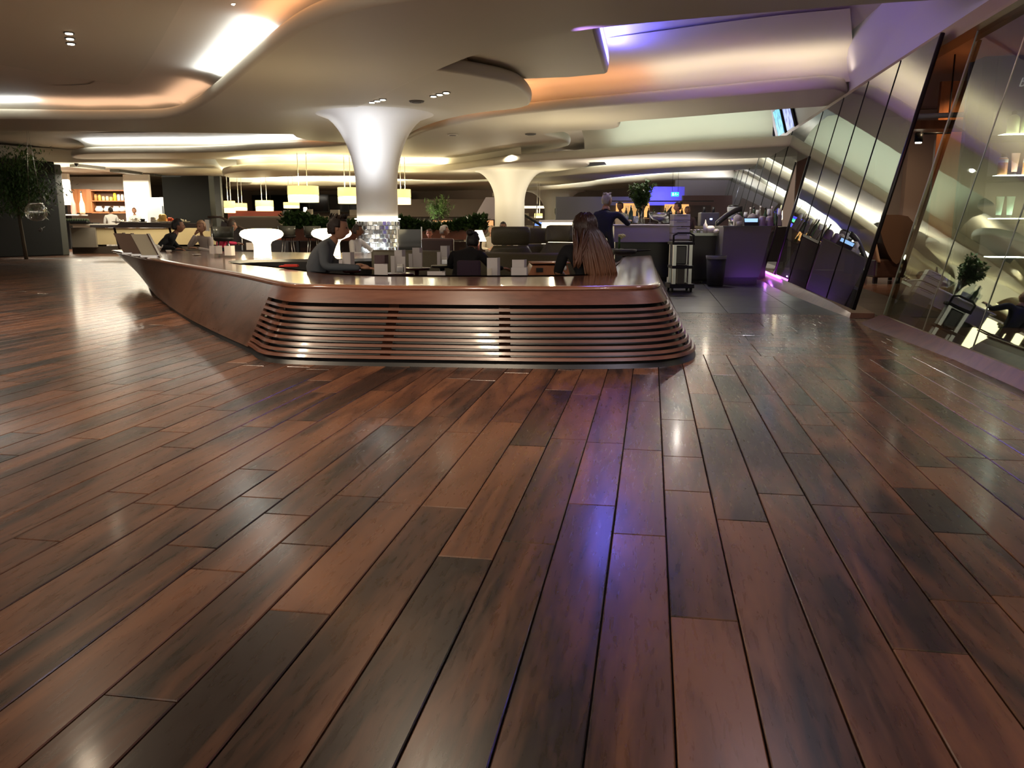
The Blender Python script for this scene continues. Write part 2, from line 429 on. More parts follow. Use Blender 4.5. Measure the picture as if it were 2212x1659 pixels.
# coves -----------------------------------------------------------
def vault(px, z, reach=1.3, top=None):
    """curved plaster cove that rises behind an island's lip toward the viewer side and dies into the upper ceiling"""
    P = chaikin([Z(x, y, z) for x, y in px], 2, False); prof = [(-.42, .10), (-.40, .24), (-.30, .34), (-.08, .42), (.3, .47), (reach*.7, .505), (reach, .515)]
    top = top or CZ-z; rows = []
    for o, h in prof:
        
        row = []
        for i, q in enumerate(P):
            d = (P[min(i+1, len(P)-1)]-P[max(i-1, 0)]); n = Vector((-d.y, d.x, 0)).normalized()
            if n.dot(Vector((0, 0, 0))-Vector((q.x, q.y, 0))) < 0: n = -n
            row.append((q.x+n.x*o, q.y+n.y*o, z+h/.515*(top-.03)))
        rows.append(row)
    bm = bm_(); vs = [[bm.verts.new(v) for v in r] for r in rows]
    for A, B in zip(vs, vs[1:]):
        for k in range(len(A)-1): f = bm.faces.new((A[k], A[k+1], B[k+1], B[k])); f.smooth = True
    obj('cove_vault', bm, PLAST, ceiling)
vault([(-700, 262), (-300, 258), (0, 256), (180, 259), (300, 258), (375, 252), (430, 222), (485, 178), (545, 126), (600, 80), (650, 50), (720, 24), (800, 8), (900, -6)], ZA, 1.6)
vault([(1835, 188), (1700, 196), (1500, 214), (1300, 230), (1180, 240), (1060, 252)], ZA-.02, 2.2, .80)
vault([(760, 310), (700, 318), (600, 322), (450, 330), (300, 331), (170, 332)], ZA-.02, 1.4)
vault([(1650, 318), (1620, 320), (1500, 326), (1300, 340), (1240, 345)], ZE-.2, 3.6, 1.28)
vault([(1100, 352), (960, 372), (860, 372), (700, 367), (560, 368), (490, 374)], ZE-.2, 1.5)
vault([(1720, 352), (1580, 356), (1400, 364), (1290, 374)], ZG, 1.6, .7)
vault([(1060, 392), (900, 400), (700, 402), (500, 398)], ZG, 1.6, .7)
vault([(1600, 382), (1500, 384), (1380, 392), (1250, 404), (1180, 410), (1080, 416), (900, 417)], ZG, 2, .6)
cove([(450, 205), (485, 178), (545, 126), (565, 110)], ZA, 2.8, COOL, w=.45)
cove([(545, 126), (600, 80), (650, 50), (720, 24), (900, -6)], ZA, 1.0, ORANGE)
cove([(-300, 258), (-60, 256)], ZA, 5, COOL, w=.5)
cove([(-60, 256), (80, 256)], ZA, 2.5, COOL)
cove([(80, 257), (180, 259), (300, 258), (375, 252), (430, 222)], ZA, .9, (1, .62, .42), w=.45)
cove([(190, 332), (300, 331), (450, 330), (560, 326), (640, 321)], ZA-.02, 5, COOL)
cove([(640, 321), (760, 312)], ZA-.02, 1.2, ORANGE)
cove([(1830, 188), (1600, 204), (1400, 222)], ZA-.02, 1.3, SOFT)
cove([(1400, 222), (1180, 240), (1000, 260)], ZA-.02, 1.2, ORANGE)
cove([(900, 288), (1020, 252), (1140, 236)], ZA+.01, 1.0, ORANGE)
cove([(1654, 318), (1500, 326), (1300, 340)], ZE-.2, 1.7, (.8, 1, .88))
cove([(1650, 240), (1500, 250), (1350, 262)], ZA-.02, 1.5, TEAL)
cove([(1230, 316), (1130, 330), (1030, 346), (940, 356), (870, 356)], ZA-.02, 4, SOFT)
cove([(960, 372), (860, 372), (700, 367), (560, 368), (500, 373)], ZE-.2, 6, (1, .9, .6))
cove([(1262, 350), (1400, 350), (1640, 342)], ZE-.2, 4, COOL)
cove([(1090, 386), (1000, 390), (860, 388), (640, 381), (500, 390)], ZE-.2, 11, (.92, 1, .85))
cove([(1700, 352), (1580, 356), (1400, 364), (1290, 374)], ZG, 9, COOL)
cove([(1060, 392), (900, 400), (700, 402), (500, 398)], ZG, 12, (1, 1, .85))
cove([(1160, 404), (1000, 410), (700, 410)], ZG, 6, SOFT)
cove([(1500, 384), (1380, 392), (1250, 404), (1180, 410)], ZG, 9, COOL)
island([(1000, 110), (1160, 60), (1288, 40), (1291, 68), (1303, 115), (1315, 160), (1230, 168), (1120, 172), (1010, 150)], 3.72, .5, 0)
q1 = Z(1293, 72, 3.74); q2 = Z(1312, 158, 3.74)
area(((q1.x+q2.x)/2+.12, (q1.y+q2.y)/2, 3.86), (q2-q1).length*.95, .1, 75, BLUE, (PI, 0, math.atan2(q2.y-q1.y, q2.x-q1.x)), 'blue_cove')
spot((-1.0, 10.5, 3.3), (3.1, 13.5, 3.85), 110, VIOLET, 75, 1, .2, 'violet_wash')
spot((-.6, 7.5, 3.3), (3.1, 9.5, 3.7), 80, (.55, .42, 1), 80, 1, .2, 'violet_wash')
spot((.6, 13.0, 2.9), (1.8, 17.6, 3.45), 35, MAG, 70, 1, .2, 'magenta_wash')

# ================================================================ RIGHT WALL: leaning mirror glass
LEAN = .23
def gx(x0, z): return x0 + LEAN*(z-.1)
def pane(y0, y1, x0, z0=.1, z1=3.3, m=None, parent=None, name='glass_panel', g=.004):
    bm = bm_(); t = .012
    P = [(gx(x0, z0), z0), (gx(x0, z1), z1), (gx(x0, z1)+t, z1), (gx(x0, z0)+t, z0)]
    a = [bm.verts.new((p[0], y0+g, p[1])) for p in P]; b = [bm.verts.new((p[0], y1-g, p[1])) for p in P]
    fs = [(a[0], a[1], b[1], b[0]), (a[1], a[2], b[2], b[1]), (a[2], a[3], b[3], b[2]), (a[3], a[0], b[0], b[3])]
    # single reflecting sheet (front face) keeps the glass clean
    bm.faces.new(fs[0]); 
    for v in (a[2], a[3], b[2], b[3]): bm.verts.remove(v)
    return obj(name, bm, m, parent)
def seam(y, x0, z0=.1, z1=3.3, m=None, parent=None, w=.008):
    bm = bm_(); tube(bm, [(gx(x0, z0)-.004, y, z0), (gx(x0, z1)-.004, y, z1)], w/2, 6); return obj('glass_joint', bm, m, parent)
wallr = struct('wall_right')
XN, XF = 2.71, 2.50
EDGE = mat('dark_edge', (.01, .01, .01), .3); EDGEL = mat('pale_glass_edge', (.45, .5, .42), .3)
ys = [10.2, 8.75, 7.45, 6.15, 4.85, 3.55, 2.25, .95]
for a, b in zip(ys[1:], ys): pane(a, b, XN, m=MIRNEAR, parent=wallr)
for y in ys[1:]: seam(y, XN, m=EDGEL, parent=wallr, w=.007)
seam(10.2, XN, m=EDGEL, parent=wallr, w=.012)
yf = [10.75, 12.4, 14.1, 15.8, 17.6]
for a, b in zip(yf, yf[1:]): pane(a, b, XF+.0, m=MIRFAR, parent=wallr)
for y in yf[1:]: seam(y, XF, m=EDGE, parent=wallr, w=.012)
seam(10.75, XF, m=EDGE, parent=wallr, w=.05)
seam(17.6, XF, .1, 2.45, m=EDGE, parent=wallr, w=.05); seam(19.2, XF, .1, 2.45, m=EDGE, parent=wallr, w=.04)
pane(17.6, 19.2, XF, 2.45, 3.3, MIRFAR, wallr)
y = 19.2
while y < 44: pane(y, y+2.0, XF, m=MIRFAR, parent=wallr); seam(y+2, XF, m=EDGE, parent=wallr, w=.015); y += 2
# copper top trim
bm = bm_(); strip(bm, [(3.36, .5, 3.20), (3.14, 45, 3.20)], [(3.33, .5, 3.36), (3.10, 45, 3.36)], False)
strip(bm, [(3.36, .5, 3.20), (3.14, 45, 3.20)], [(3.56, .5, 3.20), (3.34, 45, 3.20)], False)
strip(bm, [(3.33, .5, 3.36), (3.10, 45, 3.36)], [(3.56, .5, 3.37), (3.34, 45, 3.37)], False)
trim = struct('trim_1', bm, mat('copper_trim', (.15, .06, .055), .38, .3))
bm = bm_(); box(bm, (3.36+.02, 5.5, 3.30), (.03, 10.5, .02)); obj('shadow_gap', bm, EDGE, trim)
# facet wall above the trim
bm = bm_(); strip(bm, [(3.42, .5, 3.36), (3.40, 18, 3.36), (3.35, 45, 3.36)], [(3.12, .5, 4.4), (3.10, 18, 4.4), (3.08, 45, 4.4)], False)
strip(bm, [(3.55, .5, 3.36), (3.5, 18, 3.36), (3.5, 45, 3.36)], [(3.2, .5, 4.45), (3.2, 18, 4.45), (3.2, 45, 4.45)], False)
struct('wall_facet', bm, mat('facet_paint', (.62, .58, .60), .6))
# wooden plinths under the glass
def plinth(pts, name):
    bm = bm_()
    A = [(a, y, 0) for a, b, y, h in pts]; B = [(b-.03, y, h) for a, b, y, h in pts]; D = [(b+.25, y, h) for a, b, y, h in pts]; E_ = [(b+.25, y, 0) for a, b, y, h in pts]
    strip(bm, A, B); strip(bm, B, D); strip(bm, D, E_)
    for i in (0, -1): bm.faces.new([bm.verts.new(v) for v in (A[i], B[i], D[i], E_[i])])
    return struct(name, bm, REDW)
plinth([(2.62, XN, .9, .1), (2.60, XN, 5, .1), (2.60, XN, 7.5, .1), (2.52, XN, 8.7, .1), (2.44, XN, 9.6, .1), (2.46, XN, 10.2, .1)], 'baseboard_right')
plinth([(XF-.04, XF, 10.75, .06), (XF-.12, XF, 12, .09), (XF-.22, XF, 14, .1), (XF-.26, XF, 16, .1), (XF-.25, XF, 18.9, .1), (XF-.2, XF, 20.6, .1), (XF-.15, XF, 24, .1), (XF-.1, XF, 40, .1)], 'baseboard_far')
bm = bm_(); box(bm, (XF-.06, 17.6, .125), (.05, 2.4, .035), bev=.008)
tag(obj('neon_strip', bm, mat('magenta_led', (.6, .1, .5), .3, emit=(.78, .12, 1), es=5)), 'short glowing magenta light strip at the foot of the leaning mirror wall', 'light')
point((XF-.2, 17.4, .2), 1, (.55, .15, 1), .01, 'neon_spill')
# screens on the facet wall
for k, (px, cc) in enumerate((((1667), (.30, .32, .95)), ((1689), (.12, .55, .85)), ((1712), (.30, .38, .95)))):
    yv = [25.4, 23.3, 21.8][k]
    m, nt, b = nmat('screen_%d' % k); n = nt.nodes.new('ShaderNodeTexNoise'); n.inputs['Scale'].default_value = 5; n.inputs['Detail'].default_value = 4
    g = nt.nodes.new('ShaderNodeNewGeometry'); nt.links.new(g.outputs['Position'], n.inputs['Vector'])
    cr = nt.nodes.new('ShaderNodeValToRGB'); cr.color_ramp.elements[0].position = .35; cr.color_ramp.elements[0].color = (*[v*.45 for v in cc], 1)
    cr.color_ramp.elements[1].position = .65; cr.color_ramp.elements[1].color = (*[min(1, v*1.25+.12) for v in cc], 1)
    nt.links.new(n.outputs['Fac'], cr.inputs[0]); nt.links.new(cr.outputs[0], b.inputs['Emission Color']); b.inputs['Emission Strength'].default_value = .9
    b.inputs['Base Color'].default_value = (.02, .02, .02, 1)
    zc = [3.82, 3.74, 3.72][k]
    t = thing('wall_screen', ['blue violet portrait screen high on the wall, farthest left of the three', 'cyan portrait screen high on the wall, the middle of the three', 'pale blue portrait screen high on the wall, nearest of the three'][k], 'screen', (3.22, yv, zc), 0, 'screens on the slanted wall')
    t.rotation_euler = (0, -.28, 0)
    bm = bm_(); box(bm, (0, 0, 0), (.05, 1.05, .72), bev=.01); obj('frame', bm, BLACK, t)
    bm = bm_(); box(bm, (-.03, 0, .02), (.012, 1.0, .64)); obj('display', bm, m, t)

# ---------------------------------------------------------------- the salon behind the glass
bm = bm_(); box(bm, (7.6, 12, 1.8), (.1, 26, 3.6)); struct('wall_salon', bm, mat('salon_wall', (.28, .20, .17), .6))
bm = bm_(); box(bm, (5.6, 22, 1.8), (4.2, .1, 3.6)); struct('wall_salon_end', bm, mat('salon_end', (.34, .24, .18), .6))
bm = bm_(); box(bm, (5.5, 10, 3.66), (4.2, 26, .1)); struct('ceiling_salon', bm, mat('salon_ceiling', (.35, .30, .27), .6))
bm = bm_(); box(bm, (5.45, 10, -.03), (4.9, 26, .05)); struct('floor_salon', bm, mat('salon_floor', (.16, .075, .045), .22, coat=.4, var=.3, scale=3))
# wall panels of the salon seen through the openings
p = WF(1995, 19.0); bm = bm_(); box(bm, (p.x, p.y, 1.8), (1.0, .3, 3.6)); struct('trim_2', bm, mat('salon_pillar', (.44, .34, .28), .6))
p = WF(1915, 20.2); bm = bm_(); box(bm, (p.x, p.y, 1.8), (.7, .12, 3.6)); struct('trim_3', bm, mat('salon_cream', (.62, .55, .47), .6))
p = WF(2010, 12.6); bm = bm_(); box(bm, (p.x+.35, p.y, 2.55), (1.7, .5, .12)); struct('trim_4', bm, ORW)
q = WF(2040, 14.6); bm = bm_(); box(bm, (q.x+.1, q.y, 2.2), (.75, .1, 2.6)); struct('wall_warm_glow', bm, ORW)  # added panel; its orange colour stands for the warm glow on the wall
spot((q.x-.1, q.y-.5, 3.4), (q.x, q.y, 1.8), 35, (1, .6, .3), 90, 1, .1)
bm = bm_(); p = WF(2015, 12.0)
tube(bm, [(p.x-.45, p.y, 2.62), (p.x+.6, p.y, 2.64)], .035, 6); o = obj('ceiling_beam', bm, WHITE); o['kind'] = 'structure'; o.name = 'trim_5'
spot((4.6, 16.0, 3.4), (4.6, 17.6, .6), 160, SOFT, 80, .6, .1)
spot((4.8, 13.4, 3.4), (4.4, 14.4, 0), 120, WARM, 90, .6, .1)
wash((4.6, 8.5, 3.5), 60, SOFT)
wash((4.4, 18.5, 3.5), 60, WARM)
# track spotlight
t = thing('track_spotlight', 'small black track spotlight behind the glass beside the opening', 'light', WF(1968, 13.0, 2.42))
bm = bm_(); tube(bm, [(-.05, 0, .07), (.45, .0, .07)], .015, 6); tube(bm, [(.4, 0, .07), (.4, 0, 1.2)], .012, 6); obj('arm', bm, BLACK, t)
bm = bm_(); cyl(bm, (0, 0, -.06), .06, .13); obj('lamp_head', bm, BLACK, t)
bm = bm_(); cyl(bm, (0, 0, -.075), .045, .02); obj('lens', bm, LED, t)
# salon treatment unit with the curved wooden shell
b0 = WF(1920, 16.2); t = thing('curved_salon_seat', 'brown moulded wooden salon seat with tall folded-over back, behind the glass opening', 'seat', b0, YAW)
bm = bm_()
prof = [(-.42, 1.30), (-.2, 1.31), (.05, 1.31), (.22, 1.28), (.33, 1.17), (.36, 1.02), (.30, .84), (.20, .62), (.13, .42)]
inner = [(-.38, 1.24), (-.28, 1.0), (-.20, .78), (-.10, .58), (0, .44), (.08, .38)]
front = [(x, -.28, z) for x, z in prof] ; 
pts = prof + [(x, z) for x, z in reversed(inner)]
A = [bm.verts.new((x, -.30, z)) for x, z in pts]; B = [bm.verts.new((x+.05, .30, z)) for x, z in pts]
n = len(pts)
bm.faces.new(A); bm.faces.new(B[::-1])
for i in range(n): f = bm.faces.new((A[i], B[i], B[(i+1) % n], A[(i+1) % n]))
obj('wooden_shell', bm, mat('shell_veneer', (.10, .052, .03), .3, coat=.4), t)
bm = bm_(); loft(bm, [[(-.40+.0*k, -.28, 1.1), (-.40, .28, 1.1), (-.30, .28, .5), (-.30, -.28, .5)], [(-.02, -.28, .46), (-.02, .28, .46), (.10, .28, .40), (.10, -.28, .40)]][:2], smooth=False); 
bm.free(); bm = bm_()
arc = [(-.36+.36*math.sin(a)*.5+.0, .42+.62*(1-math.sin(a*1.0)) ) for a in [0, .3, .6, .9, 1.2, 1.57]]
loft(bm, [[(x-.09, -.25, z), (x-.09, .25, z), (x-.02, .25, z-.02), (x-.02, -.25, z-.02)] for x, z in arc]); obj('curved_arm', bm, mat('edge_veneer', (.36, .22, .14), .3), t)
bm = bm_(); box(bm, (.02, .05, .30), (.62, .55, .36), bev=.04); obj('seat_base', bm, DARKW, t)
for sx in (-.22, .22):
    bm = bm_(); box(bm, (sx, -.1, .06), (.07, .07, .12)); obj('leg', bm, BLACK, t)
b0 = WF(1888, 17.2); t = thing('salon_counter', 'low dark salon counter with pale steel edges left of the brown moulded seat', 'counter', b0, YAW)
bm = bm_(); box(bm, (0, 0, .62), (.9, .5, 1.0), bev=.02); obj('body', bm, mat('aubergine', (.06, .04, .05), .3), t)
for z in (.95, 1.12, .77): bm = bm_(); box(bm, (0, -.26, z), (.86, .03, .02)); obj('steel_edge', bm, CHROME, t)
for sx in (-.38, .38): bm = bm_(); box(bm, (sx, -.1, .06), (.06, .06, .12)); obj('leg', bm, BLACK, t)
bm = bm_(); box(bm, (.2, -.262, .42), (.2, .02, .55)); obj('front_panel', bm, CHROME, t)
b0 = WF(1675, 21.6); t = thing('salon_cabinet', 'black cabinet standing inside the far doorway of the mirror wall', 'cabinet', b0, 0)
bm = bm_(); box(bm, (.0, .3, .62), (.7, .5, .9), bev=.02); obj('body', bm, BLACK, t)
for sx in (-.28, .28): bm = bm_(); box(bm, (sx, .1, .09), (.05, .05, .18)); obj('leg', bm, BLACK, t)
p = W(1692, 450, 21.6); t = thing('oil_lamp', 'slim glowing white lamp on the black cabinet in the doorway', 'lamp', (p.x, p.y+.35, 1.07))
bm = bm_(); lathe(bm, [(.05, 0), (.05, .12), (.035, .14)]); obj('lamp_base', bm, REDW, t)
bm = bm_(); lathe(bm, [(.02, .13), (.05, .2), (.04, .4), (.01, .55)]); obj('lamp_glass', bm, GLOW, t)

# product display cabinet behind the near glass
cab = thing('display_cabinet', 'dark display cabinet with lit glass shelves behind the near glass panels', 'cabinet', (3.52, 10.1, 0))
bm = bm_(); box(bm, (.75, .25, 1.45), (1.7, .05, 2.9)); obj('back_panel', bm, mat('cab_back', (.11, .095, .095), .5), cab)
bm = bm_(); box(bm, (0, .08, 1.45), (.16, .36, 2.9), bev=.01); obj('side_panel', bm, CHARC, cab)
bm = bm_(); box(bm, (1.55, .08, 1.45), (.16, .36, 2.9), bev=.01); obj('side_panel', bm, CHARC, cab)
bm = bm_(); box(bm, (.77, -.05, 2.62), (1.42, .12, .56), bev=.01); hd = obj('header_panel', bm, CHARC, cab)
bm = bm_(); box(bm, (.77, .08, .28), (1.42, .34, .56)); obj('lower_panel', bm, CHARC, cab)
fc = bpy.data.curves.new('cab_text', 'FONT'); fc.body = 'bumble'; fc.size = .13; fc.extrude = .003; fc.shear = .3
fo = bpy.data.objects.new('tmp', fc); C.objects.link(fo); dg = bpy.context.evaluated_depsgraph_get()
me = bpy.data.meshes.new_from_object(fo.evaluated_get(dg)); bpy.data.objects.remove(fo)
me.materials.clear(); me.materials.append(mat('sign_white', (.5, .5, .52), .5, emit=(.6, .6, .65), es=.25))
o = obj('lettering', None, None, hd, mesh=me); o.location = (.28, -.125, 2.58); o.rotation_euler = (PI/2, 0, 0)
SHZ = [2.09, 1.66, 1.20, .78]
for z in SHZ:
    bm = bm_(); box(bm, (.77, .06, z-.03), (1.4, .30, .05)); sh = obj('shelf', bm, CHARC, cab)
    for sx in (.37, .85, 1.2):
        bm = bm_(); box(bm, (sx, -.04, z+.002), (.36 if sx != .85 else .40, .2, .012)); obj('light_strip', bm, mat('shelf_led', (1, 1, 1), .3, emit=(.95, 1, .93), es=4), sh)
def bottle(kind, x, z, label, grp):
    if kind == 'round':
        t = thing('product_bottle', label, 'bottle', (3.52+x, 10.04, z), 0, grp)
        bm = bm_(); lathe(bm, [(.052, 0), (.06, .01), (.06, .15), (.052, .18), (.025, .2)]); obj('bottle_body', bm, mat('pale_green_lotion', (.45, .5, .27), .35, trans=.2), t)
        bm = bm_(); lathe(bm, [(.025, .195), (.025, .23), (.02, .235)]); obj('cap', bm, BLACK, t)
    elif kind == 'amber':
        t = thing('product_bottle', label, 'bottle', (3.52+x, 10.04, z), 0, grp)
        bm = bm_(); lathe(bm, [(.045, 0), (.048, .01), (.048, .15), (.048, .17), (.03, .185)]); obj('bottle_body', bm, mat('amber_lotion', (.75, .36, .15), .4), t)
        bm = bm_(); lathe(bm, [(.049, .13), (.049, .165), (.032, .186)]); obj('white_shoulder', bm, WHITE, t)
        bm = bm_(); lathe(bm, [(.026, .185), (.026, .225)]); obj('cap', bm, BLACK, t)
    else:
        t = thing('product_tube', label, 'tube', (3.52+x, 10.04, z), 0, grp)
        col = mat('mint_tube', (.38, .62, .46), .4) if kind == 'mint' else mat('peach_tube', (.85, .55, .42), .4)
        bm = bm_(); loft(bm, [[(.026*math.cos(a), .026*math.sin(a), .03) for a in [k*PI/6 for k in range(12)]], [(.036*math.cos(a), .018*math.sin(a), .13) for a in [k*PI/6 for k in range(12)]], [(.046*math.cos(a), .004*math.sin(a), .23) for a in [k*PI/6 for k in range(12)]]]); obj('tube_body', bm, col, t)
        bm = bm_(); lathe(bm, [(.022, 0), (.024, .03)]); obj('cap', bm, BLACK, t)
bottle('round', .30, SHZ[0]+.01, 'pale green bottle with black cap on the top shelf, left one', 'products on the lit shelves')
bottle('round', .44, SHZ[0]+.01, 'pale green bottle with black cap on the top shelf, right one', 'products on the lit shelves')
bottle('amber', .24, SHZ[1]+.01, 'amber bottle with white shoulder left of the peach tube', 'products on the lit shelves')
bottle('peach', .36, SHZ[1]+.01, 'peach and white tube between two amber bottles', 'products on the lit shelves')
bottle('amber', .49, SHZ[1]+.01, 'amber bottle with white shoulder right of the peach tube', 'products on the lit shelves')
bottle('amber', .62, SHZ[1]+.01, 'amber bottle cut by the photo edge on the middle shelf', 'products on the lit shelves')
bottle('mint', .25, SHZ[2]+.01, 'mint green tube on the third shelf, left one', 'products on the lit shelves')
bottle('mint', .36, SHZ[2]+.01, 'mint green tube on the third shelf, right one', 'products on the lit shelves')
for z in SHZ[:3]: point((3.52+.4, 9.92, z+.06), .9, (.95, 1, .92), .05, 'shelf_light')
spot((3.3, 6.5, 3.5), (4.4, 10.2, 3.0), 110, (1, .12, .25), 80, 1, .1, 'red_lamp')

# ================================================================ BACK WALLS
bm = bm_(); box(bm, (-22, 47.5, 2.2), (62, .2, 5)); struct('wall_back', bm, mat('far_wall', (.16, .12, .10), .7))
bm = bm_(); box(bm, (-34.5, 22, 2.2), (.2, 60, 5)); struct('wall_left', bm, mat('left_wall', (.45, .40, .34), .7))

# ================================================================ THE WOODEN SURROUND
HT = .61
T0 = [(-.02, 14.2), (.02, 11), (.05, 8.2), (.07, 7.72), (.05, 7.45), (-.06, 7.27), (-.25, 7.17), (-.8, 7.02), (-1.56, 6.90), (-2.3, 6.88), (-2.85, 6.90), (-3.05, 6.93), (-3.16, 7.0), (-3.35, 7.18), (-4.38, 8.4), (-6.09, 10.18), (-8.09, 12.31), (-9.6, 14.1), (-10.7, 15.3)]
B0 = [(.30, 14.2), (.36, 11), (.42, 8.2), (.45, 7.6), (.42, 7.18), (.28, 6.85), (.0, 6.62), (-.7, 6.47), (-1.48, 6.43), (-2.3, 6.36), (-2.9, 6.34), (-3.15, 6.40), (-3.34, 6.56), (-3.55, 6.88), (-4.13, 7.50), (-5.39, 8.95), (-6.9, 10.9), (-8.4, 12.9), (-9.5, 14.6)]
T1 = chaikin([Vector(p) for p in T0], 3, False); B1 = chaikin([Vector(p) for p in B0], 3, False)
NP = len(T1)
def sp(i, z, out=0):
    k = z/HT; a = B1[i].lerp(T1[i], k); 
    if out:
        j0, j1 = max(0, i-1), min(NP-1, i+1); d = (B1[j1]-B1[j0]).normalized(); nn = Vector((-d.y, d.x))
        # outward normal: away from the pit centre
        c = Vector((-3.5, 10.5))
        if nn.dot(a-c) < 0: nn = -nn
        a = a + nn*out
    return (a.x, a.y, z)
def find(pt, arr):
    return min(range(NP), key=lambda i: (arr[i]-Vector(pt)).length)
iL = find((-3.60, 6.95), B1); iR = find((.42, 9.6), B1); iEnd = NP-1
ben = thing('lounge_surround', 'low dark wooden surround with slatted front enclosing the sunken seating, centre of the room', 'seating surround')
# bow of the left end lifts off the floor
def zlow(i):
    t = max(0, (i - NP*.86)/(NP*.14)); return .04 + .26*t*t
def band(i0, i1, z0, z1, out=0, thick=.03, zf=None):
    bm = bm_(); o1 = [sp(i, z0 if not zf else zf(i), out) for i in range(i0, i1+1)]; o2 = [sp(i, z1, out) for i in range(i0, i1+1)]
    n1 = [sp(i, z0 if not zf else zf(i), out-thick) for i in range(i0, i1+1)]; n2 = [sp(i, z1, out-thick) for i in range(i0, i1+1)]
    strip(bm, o1, o2); strip(bm, o2, n2); strip(bm, n2, n1); strip(bm, n1, o1)
    for k in (0, -1): bm.faces.new([bm.verts.new(v) for v in (o1[k], o2[k], n2[k], n1[k])])
    return bm
def flat(bm):
    for f in bm.faces: f.smooth = f.calc_area() > 0 and abs(f.normal.z) < .9
    return bm
obj('front_rail', band(iR, iL, .475, .598, .012, .05) if iR < iL else band(iL, iR, .475, .598, .012, .05), BENCHW, ben)
a_, b_ = min(iL, iR), max(iL, iR)
for k in range(8):
    z = .098+.0465*k
    bm = band(a_, b_, z, z+.021, .010, .016); obj('slat', bm, BENCHW, ben)
obj('base_rail', band(a_, b_, .058, .080, .018, .04), BENCHW, ben)
obj('kick_plinth', band(0, NP-1, .0, .058, -.015, .05, None), BLACK, ben)
obj('slat_backing', band(a_, b_, .045, .48, -.06, .02), BLACK, ben)
# uprights behind the slats
for px in (885, 1100, 1320, 1425, 690):
    w = Z(px, 700, .25); i = min(range(a_, b_), key=lambda i: (Vector(sp(i, .25)[:2])-Vector((w.x, w.y))).length)
    bm = bm_(); d = (T1[i+1]-T1[i-1]).normalized()*.045
    lo = Vector(sp(i, .05, -.026)); hi = Vector(sp(i, .47, -.026)); dd = Vector((d.x, d.y, 0))
    quad(bm, lo-dd, lo+dd, hi+dd, hi-dd); 
    lo2 = Vector(sp(i, .05, -.044)); hi2 = Vector(sp(i, .47, -.044)); quad(bm, lo-dd, hi-dd, hi2-dd, lo2-dd); quad(bm, lo+dd, hi+dd, hi2+dd, lo2+dd)
    obj('slat_upright', bm, DARKW, ben)
# plain side panels
obj('side_panel', band(b_, NP-1, .045, .598, .004, .04, zlow), wood('side_veneer', (.05, .024, .016), (.105, .052, .034), (.14, .072, .05), rough=.3, coat=.4, axis='X', grain=.8, bump=.03), ben)
obj('side_panel', band(0, a_, .045, .598, .004, .04), BENCHW, ben)
# ledge top: outer rim to the pit edge
PIT = [(-.42, 13.3), (-.42, 10.5), (-.46, 9.2), (-.58, 8.62), (-.9, 8.38), (-1.6, 8.2), (-2.42, 8.1), (-3.0, 8.15), (-3.45, 8.4), (-4.0, 9.0), (-4.6, 9.6), (-5.3, 10.15), (-5.75, 10.6), (-5.85, 11.1), (-5.55, 11.45), (-4.9, 11.6), (-4.2, 11.9), (-3.8, 12.6), (-3.7, 13.3)]
PIT = chaikin([Vector(p) for p in PIT], 2, False)
bm = bm_()
outer = [Vector(sp(i, HT)[:2]) for i in range(NP)]
back = [Vector(p) for p in [(-10.6, 15.6), (-9.6, 15.1), (-8.2, 14.8), (-6.6, 14.6), (-5.0, 14.4), (-3.7, 14.2)]]
poly = outer + back + PIT[::-1]
ex = .035; off = offset([(p.x, p.y) for p in poly], ex if area2(poly) > 0 else -ex)
def rim(k):
    return off if k else poly
rings = []
for (e, z) in ((.0, .575), (.028, .582), (.04, .597), (.034, .612), (.012, .622), (-.02, .625)):
    sgn = 1 if area2(poly) > 0 else -1
    rings.append([bm.verts.new((q.x, q.y, z)) for q in offset([(p.x, p.y) for p in poly], e*sgn)])
n = len(poly)
for A, B in zip(rings, rings[1:]):
    for k in range(n):
        try: f = bm.faces.new((A[k], A[(k+1) % n], B[(k+1) % n], B[k])); f.smooth = True
        except ValueError: pass
f = bm.faces.new(rings[-1]); bmesh.ops.triangulate(bm, faces=[f])
obj('ledge_top', bm, TOPW, ben)
# upholstered inner wall of the pit
bm = bm_(); strip(bm, [(p.x, p.y, .02) for p in PIT], [(p.x, p.y, .60) for p in PIT])
obj('inner_upholstery', bm, BLEATH, ben)
bm = bm_(); loop = [(p.x, p.y) for p in PIT[4:90]]
inn = offset(loop+[(-1.2, 12.5)], -.14)[:len(loop)] if area2(loop) > 0 else offset(loop+[(-1.2, 12.5)], .14)[:len(loop)]
strip(bm, [(p[0], p[1], .635) for p in loop], [(p[0], p[1], .60) for p in inn]); strip(bm, [(p[0], p[1], .60) for p in inn], [(p[0], p[1], .38) for p in inn])
obj('back_cushion', bm, BLEATH, ben)
